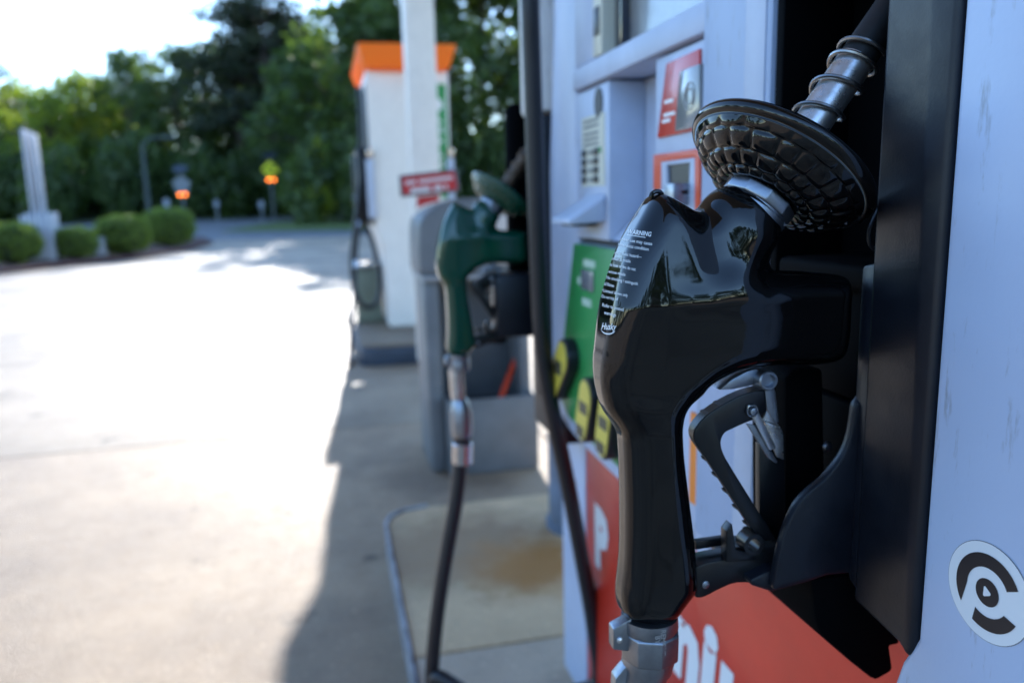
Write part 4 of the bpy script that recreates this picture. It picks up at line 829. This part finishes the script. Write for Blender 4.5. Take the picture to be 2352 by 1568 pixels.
# ------------------------------------------------------------------ trees
BARK = mat('bark', (0.055, 0.045, 0.038), 0.9, var=0.4, vscale=6, bump=0.6, bscale=20)
LEAFA = mat('broadleaf', (0.062, 0.105, 0.028), 0.55, var=0.5, vscale=0.9, col2=(0.022, 0.045, 0.012), transl=0.45)
LEAFB = mat('bright_broadleaf', (0.21, 0.28, 0.04), 0.55, var=0.45, vscale=0.9, col2=(0.05, 0.085, 0.016), transl=0.45)
LEAFC = mat('pine_needles', (0.022, 0.038, 0.016), 0.6, var=0.4, vscale=1.2, transl=0.15)
LEAFD = mat('yellow_green_leaf', (0.30, 0.36, 0.04), 0.5, var=0.3, vscale=2.0, transl=0.5)
def make_tree(kind, seed):
    r = np.random.default_rng(seed); cs = []; rs = []; tr = MB()
    if kind == 'pine':
        H = 16.0; tr.tube([(0, 0, 0), (0.1, 0, 5), (-0.05, 0.1, 10), (0.05, 0, 15)], [0.28, 0.22, 0.15, 0.05], 8)
        for k in range(46):
            z = 5.0+10.5*r.random()**0.8; a = r.random()*6.28; reach = (0.9+2.9*(1-(z-5)/11.5))*(0.45+0.6*r.random()); c = np.array([math.cos(a)*reach, math.sin(a)*reach, z+0.35*reach*0.4])
            cs.append(c); rs.append(0.65+0.75*r.random()); tr.tube([(0, 0, z-0.4), tuple(c*np.array([.6, .6, 1])+np.array([0, 0, -0.2])), tuple(c)], [0.07, 0.05, 0.02], 5)
        me = leaf_mesh('crown', cs, rs, 85, 0.17, LEAFC, seed, shell=0.25, flat=0.6)
    else:
        H = {'broad': 14.0, 'bright': 12.0, 'young': 5.0}[kind]; k_ = H/14.0
        tr.tube([(0, 0, 0), (0.15*k_, 0, 3*k_), (0, 0.1, 7*k_), (0.1, 0, 12*k_)], [0.30*k_, 0.25*k_, 0.17*k_, 0.04*k_], 8)
        n = 62 if kind != 'young' else 34
        for k in range(n):
            z = (1.4+12.0*r.random())*k_; f = math.sin(math.pi*min(1, max(0.06, (z/k_-0.2)/14.0))**0.8); a = r.random()*6.28; reach = 4.6*k_*f*math.sqrt(r.random()*0.85+0.15)
            c = np.array([math.cos(a)*reach, math.sin(a)*reach, z]); cs.append(c); rs.append((0.75+0.85*r.random())*k_)
            if k % 3 == 0: tr.tube([(0, 0, z*0.75), tuple(c*0.55+np.array([0, 0, z*0.4])), tuple(c)], [0.09*k_, 0.06*k_, 0.02*k_], 5)
        me = leaf_mesh('crown', cs, rs, 72, 0.26*k_+0.03, {'broad': LEAFA, 'bright': LEAFB, 'young': LEAFD}[kind], seed, shell=0.35)
    tm = bpy.data.meshes.new('trunk'); tm.from_pydata(tr.v, [], tr.f); tm.materials.append(BARK); tm.shade_smooth()
    return tm, me, H
PROTO = {k: [make_tree(k, s) for s in ss] for k, ss in {'broad': (11, 12, 13), 'bright': (21, 22), 'pine': (31, 32), 'young': (41,)}.items()}
TL = {'broad': 'dark green broadleaf tree in the wood beyond the road', 'bright': 'light green broadleaf tree in the wood beyond the road', 'pine': 'open crowned dark pine rising above the wood', 'young': 'yellow green sapling at the edge of the grass by the road'}
def tree(kind, Y, X=None, px=None, ytop=None, Hh=None, var=0, wide=1.0, label=None, group='trees of the wood beyond the road'):
    if X is None: X = on_y(px, 450, Y)[0]
    zb_ = terrain_z(Y)-0.06
    tm, cm, H = PROTO[kind][var % len(PROTO[kind])]
    sc_ = Hh/H if Hh else max(0.3, (on_y(px, ytop, Y)[2]-zb_)/(H*0.985))
    t = thing('pine_tree' if kind == 'pine' else ('sapling' if kind == 'young' else 'broadleaf_tree'), label or TL[kind], 'tree', (X, Y, zb_), group if kind != 'young' else None)
    t.scale = (sc_*wide, sc_*wide, sc_); t.rotation_euler = (0, 0, random.random()*6.28)
    link('trunk', tm, t); link('crown', cm, t); return t
TREE_LABELS = {-45: 'dark pine standing apart from the wood out past the white pylon', 20: 'light green broadleaf tree behind the shrub on the open side of the pylon',
    130: 'light green broadleaf tree behind the shrub next to the pylon', 205: 'light green broadleaf tree behind the second shrub from the road end', 315: 'dark broadleaf tree rising right behind the street lamp',
    350: 'dark pine standing just past the street lamp arm', 425: 'dark broadleaf tree behind the grey backed crossing sign', 500: 'dark broadleaf tree between the two crossing signs', 560: 'tall dark pine between the two crossing signs',
    635: 'tallest dark pine, straight behind the yellow green crossing sign', 705: 'tall dark pine between the yellow green crossing sign and the sapling', 595: 'tall dark pine crowding the tallest pine of the wood',
    745: 'light green broadleaf tree behind the yellow green sapling', 800: 'dark broadleaf tree beside the orange topper of the farther dispenser', 885: 'tall dark broadleaf tree behind the farther white dispenser',
    965: 'tall dark broadleaf tree behind the white canopy column', 1040: 'tall dark broadleaf tree behind the red notice of the service unit', 1120: 'tall dark broadleaf tree behind the green nozzle', 1215: 'tall dark broadleaf tree behind the hanging black hose'}
k = 0
for (kind, px, Y, yt, wd) in [('pine', -45, 44, -20, 1.0), ('bright', 20, 62, 205, 1.15), ('broad', 75, 70, 190, 1.2), ('bright', 130, 60, 172, 1.2), ('bright', 205, 63, 178, 1.25), ('broad', 262, 72, 165, 1.1),
                              ('broad', 315, 60, 122, 1.0), ('pine', 350, 66, 118, 1.2), ('broad', 425, 58, 104, 1.0), ('broad', 500, 66, 110, 1.15), ('pine', 560, 56, 15, 1.5), ('pine', 635, 54, -35, 1.6), ('pine', 705, 58, 30, 1.5),
                              ('broad', 600, 60, 70, 1.1), ('broad', 675, 62, 45, 1.1), ('pine', 595, 58, -10, 1.4), ('bright', 745, 56, 95, 1.0), ('broad', 800, 46, 0, 1.3), ('broad', 885, 46, -70, 1.0), ('broad', 965, 43, -120, 1.0), ('broad', 1040, 46, -90, 1.1), ('broad', 1120, 44, -120, 1.1), ('broad', 1215, 46, -130, 1.1),
                              ('broad', 1330, 44, -110, 1.1), ('broad', 1450, 46, -110, 1.1), ('broad', 560, 70, 200, 1.4), ('broad', 650, 68, 170, 1.4), ('broad', 400, 74, 200, 1.5), ('broad', 150, 78, 230, 1.5), ('broad', 20, 80, 230, 1.5), ('broad', 290, 80, 220, 1.5), ('broad', 760, 66, 150, 1.4), ('broad', -120, 66, 150, 1.3), ('bright', -220, 60, 120, 1.3)]:
    tree(kind, Y, px=px, ytop=yt, var=k, wide=wd, label=TREE_LABELS.get(px) if (px, kind) not in ((560, 'broad'), (20, 'broad')) else None); k += 1
tree('young', 40, px=742, ytop=322, wide=0.8)
# understorey below the wood: a row of low shrubs
und = leaf_mesh('foliage', [(x, 0.6*math.sin(3*x), 0.9+0.3*math.sin(2.1*x)) for x in np.linspace(-2, 2, 7)], [1.0]*7, 260, 0.20, LEAFA, 77, shell=0.3)
for j, px in enumerate(range(-60, 1300, 62)):
    Y = 56 + 6*math.sin(j*1.7) - (10 if px > 800 else 0); p = on_y(px, 450, Y)
    t = thing('understorey_shrub', 'low dark shrub growing under the trees beyond the road', 'shrub', (p[0], Y, terrain_z(Y)-0.06), 'shrubs under the wood'); t.scale = (1.2, 1.2, 1.7+0.8*random.random()); t.rotation_euler = (0, 0, random.random()*6.28)
    link('foliage', und, t)
# trees across the forecourt, out of frame, mirrored in the vinyl
for j, (X, Y, Hh) in enumerate(((-26, -13, 5), (-31, -6, 6.5), (-28, 3, 7), (-33, 11, 10), (-35, -1, 7), (-32, 18, 10))):
    tree('broad', Y, X=X, Hh=Hh, var=j, wide=1.1, label='broadleaf tree across the forecourt opposite the pumps', group='trees opposite the pumps')
for j, (X, Y, Hh) in enumerate(((-22, -17, 5.5), (-17, -18, 5.5), (-13, -17, 6), (-9, -17, 6), (-5.5, -18, 6.2), (-2.5, -17, 6), (0.5, -18, 6.2), (3.5, -17, 6), (6.5, -18, 6.2), (10, -17, 6.5))):  # unseen row added to keep low sky out of the nozzle's reflections
    tree('broad', Y, X=X, Hh=Hh, var=j, wide=1.35, label='dense low broadleaf tree added unseen behind the pumps to darken the nozzle reflections', group='trees added behind the pumps')

# ------------------------------------------------------------------ street furniture beyond
POLE = mat('pole_green_grey', (0.025, 0.045, 0.05), 0.55); SIGNB = mat('sign_back', (0.13, 0.15, 0.17), 0.5)
AMB = mat('amber_lamp', (0.9, 0.35, 0.02), 0.4, emit=(1.0, 0.20, 0.008), estr=2.6)
LY = 36.0
lp = on_y(343, 492, LY); lt = on_y(321, 330, LY)
sl = thing('street_lamp', 'grey street lamp with a short arm at the road edge', 'street lamp', (lp[0], LY, terrain_z(LY)-0.02))
mb = MB(); mb.tube([(lp[0], LY, terrain_z(LY)), (lp[0], LY, lt[2])], [0.10, 0.06], 10); build('pole', mb, POLE, sl)
mb = MB(); mb.tube([(lp[0], LY, lt[2]-0.05), (lp[0]+0.35, LY, lt[2]+0.22), (lp[0]+0.95, LY, lt[2]+0.25)], 0.05, 8); build('arm', mb, POLE, sl)
mb = MB(); mb.box(lp[0]+0.80, lp[0]+1.35, LY-0.13, LY+0.13, lt[2]+0.18, lt[2]+0.30); build('lamp_head', mb, POLE, sl, bevel=0.03)
def warning(px, ysign, ylamp, Y, col, lab, diamond):
    c = on_y(px, ysign, Y); l = on_y(px, ylamp, Y); z0 = terrain_z(Y)-0.02
    t = thing('warning_sign', lab, 'sign', (c[0], Y, z0))
    mb = MB(); mb.cyl((c[0], Y+0.05, z0), (c[0], Y+0.05, c[2]+0.75), 0.045, n=10); build('post', mb, SIGNB, t)
    r = 0.46; pts = [(c[0]+r*math.cos(a), Y-0.02, c[2]+r*math.sin(a)) for a in ([0, math.pi/2, math.pi, 1.5*math.pi] if diamond else np.linspace(0, 2*math.pi, 5, endpoint=False)+math.pi/2)]
    mb = MB(); mb.prism(pts, (0, 0.02, 0)); build('sign_plate', mb, col, t)
    mb = MB(); mb.prism([(c[0]-0.32, Y-0.25, c[2]+0.62), (c[0]+0.32, Y-0.25, c[2]+0.62), (c[0]+0.32, Y+0.25, c[2]+0.90), (c[0]-0.32, Y+0.25, c[2]+0.90)], (0, 0, 0.03)); build('solar_panel', mb, mat('solar_blue', (0.02, 0.03, 0.05), 0.6), t)
    build('lamp_bar', MB().box(c[0]-0.30, c[0]+0.30, Y-0.02, Y+0.02, l[2]-0.10, l[2]+0.10), INK, t)
    for s in (-1, 1):
        mb = MB(); mb.lathe([(0.062, 0), (0.062, 0.02), (0.04, 0.035), (0.01, 0.04)], (c[0]+s*0.13, Y-0.02, l[2]), (0, -1, 0), 16); build('amber_lamp', mb, AMB, t)
warning(621, 390, 413, 44.0, mat('fluorescent_yellow', (0.80, 0.80, 0.02), 0.4, transl=0.4), 'yellow green crossing sign above two lit amber lamps', True)
warning(417, 424, 447, 43.0, SIGNB, 'grey backed crossing sign above two lit amber lamps', False)
for (px, py, Y, lab) in ((382, 466, 41, 'pale roadside marker post beside the grey backed crossing sign'), (497, 468, 46, 'pale roadside marker post between the two crossing signs'), (600, 470, 43, 'pale roadside marker post just before the yellow green crossing sign'), (779, 452, 42, 'pale roadside marker post beside the yellow green sapling')):
    c = on_y(px, py, Y); z0 = terrain_z(Y)-0.02; t = thing('marker_post', lab, 'marker post', (c[0], Y, z0))
    mb = MB(); mb.prism([(c[0]-0.05, Y, z0), (c[0]+0.05, Y, z0), (c[0]+0.05, Y, c[2]), (c[0]-0.05, Y, c[2])], (0, 0.03, 0)); build('post', mb, SIGNB, t)
    mb = MB(); mb.prism([(c[0]-0.13, Y-0.01, c[2]-0.16), (c[0]+0.13, Y-0.01, c[2]-0.16), (c[0]+0.13, Y-0.01, c[2]+0.14), (c[0], Y-0.01, c[2]+0.20), (c[0]-0.13, Y-0.01, c[2]+0.14)], (0, 0.012, 0)); build('plate', mb, mat('faded_plate', (0.25, 0.28, 0.32), 0.6), t)
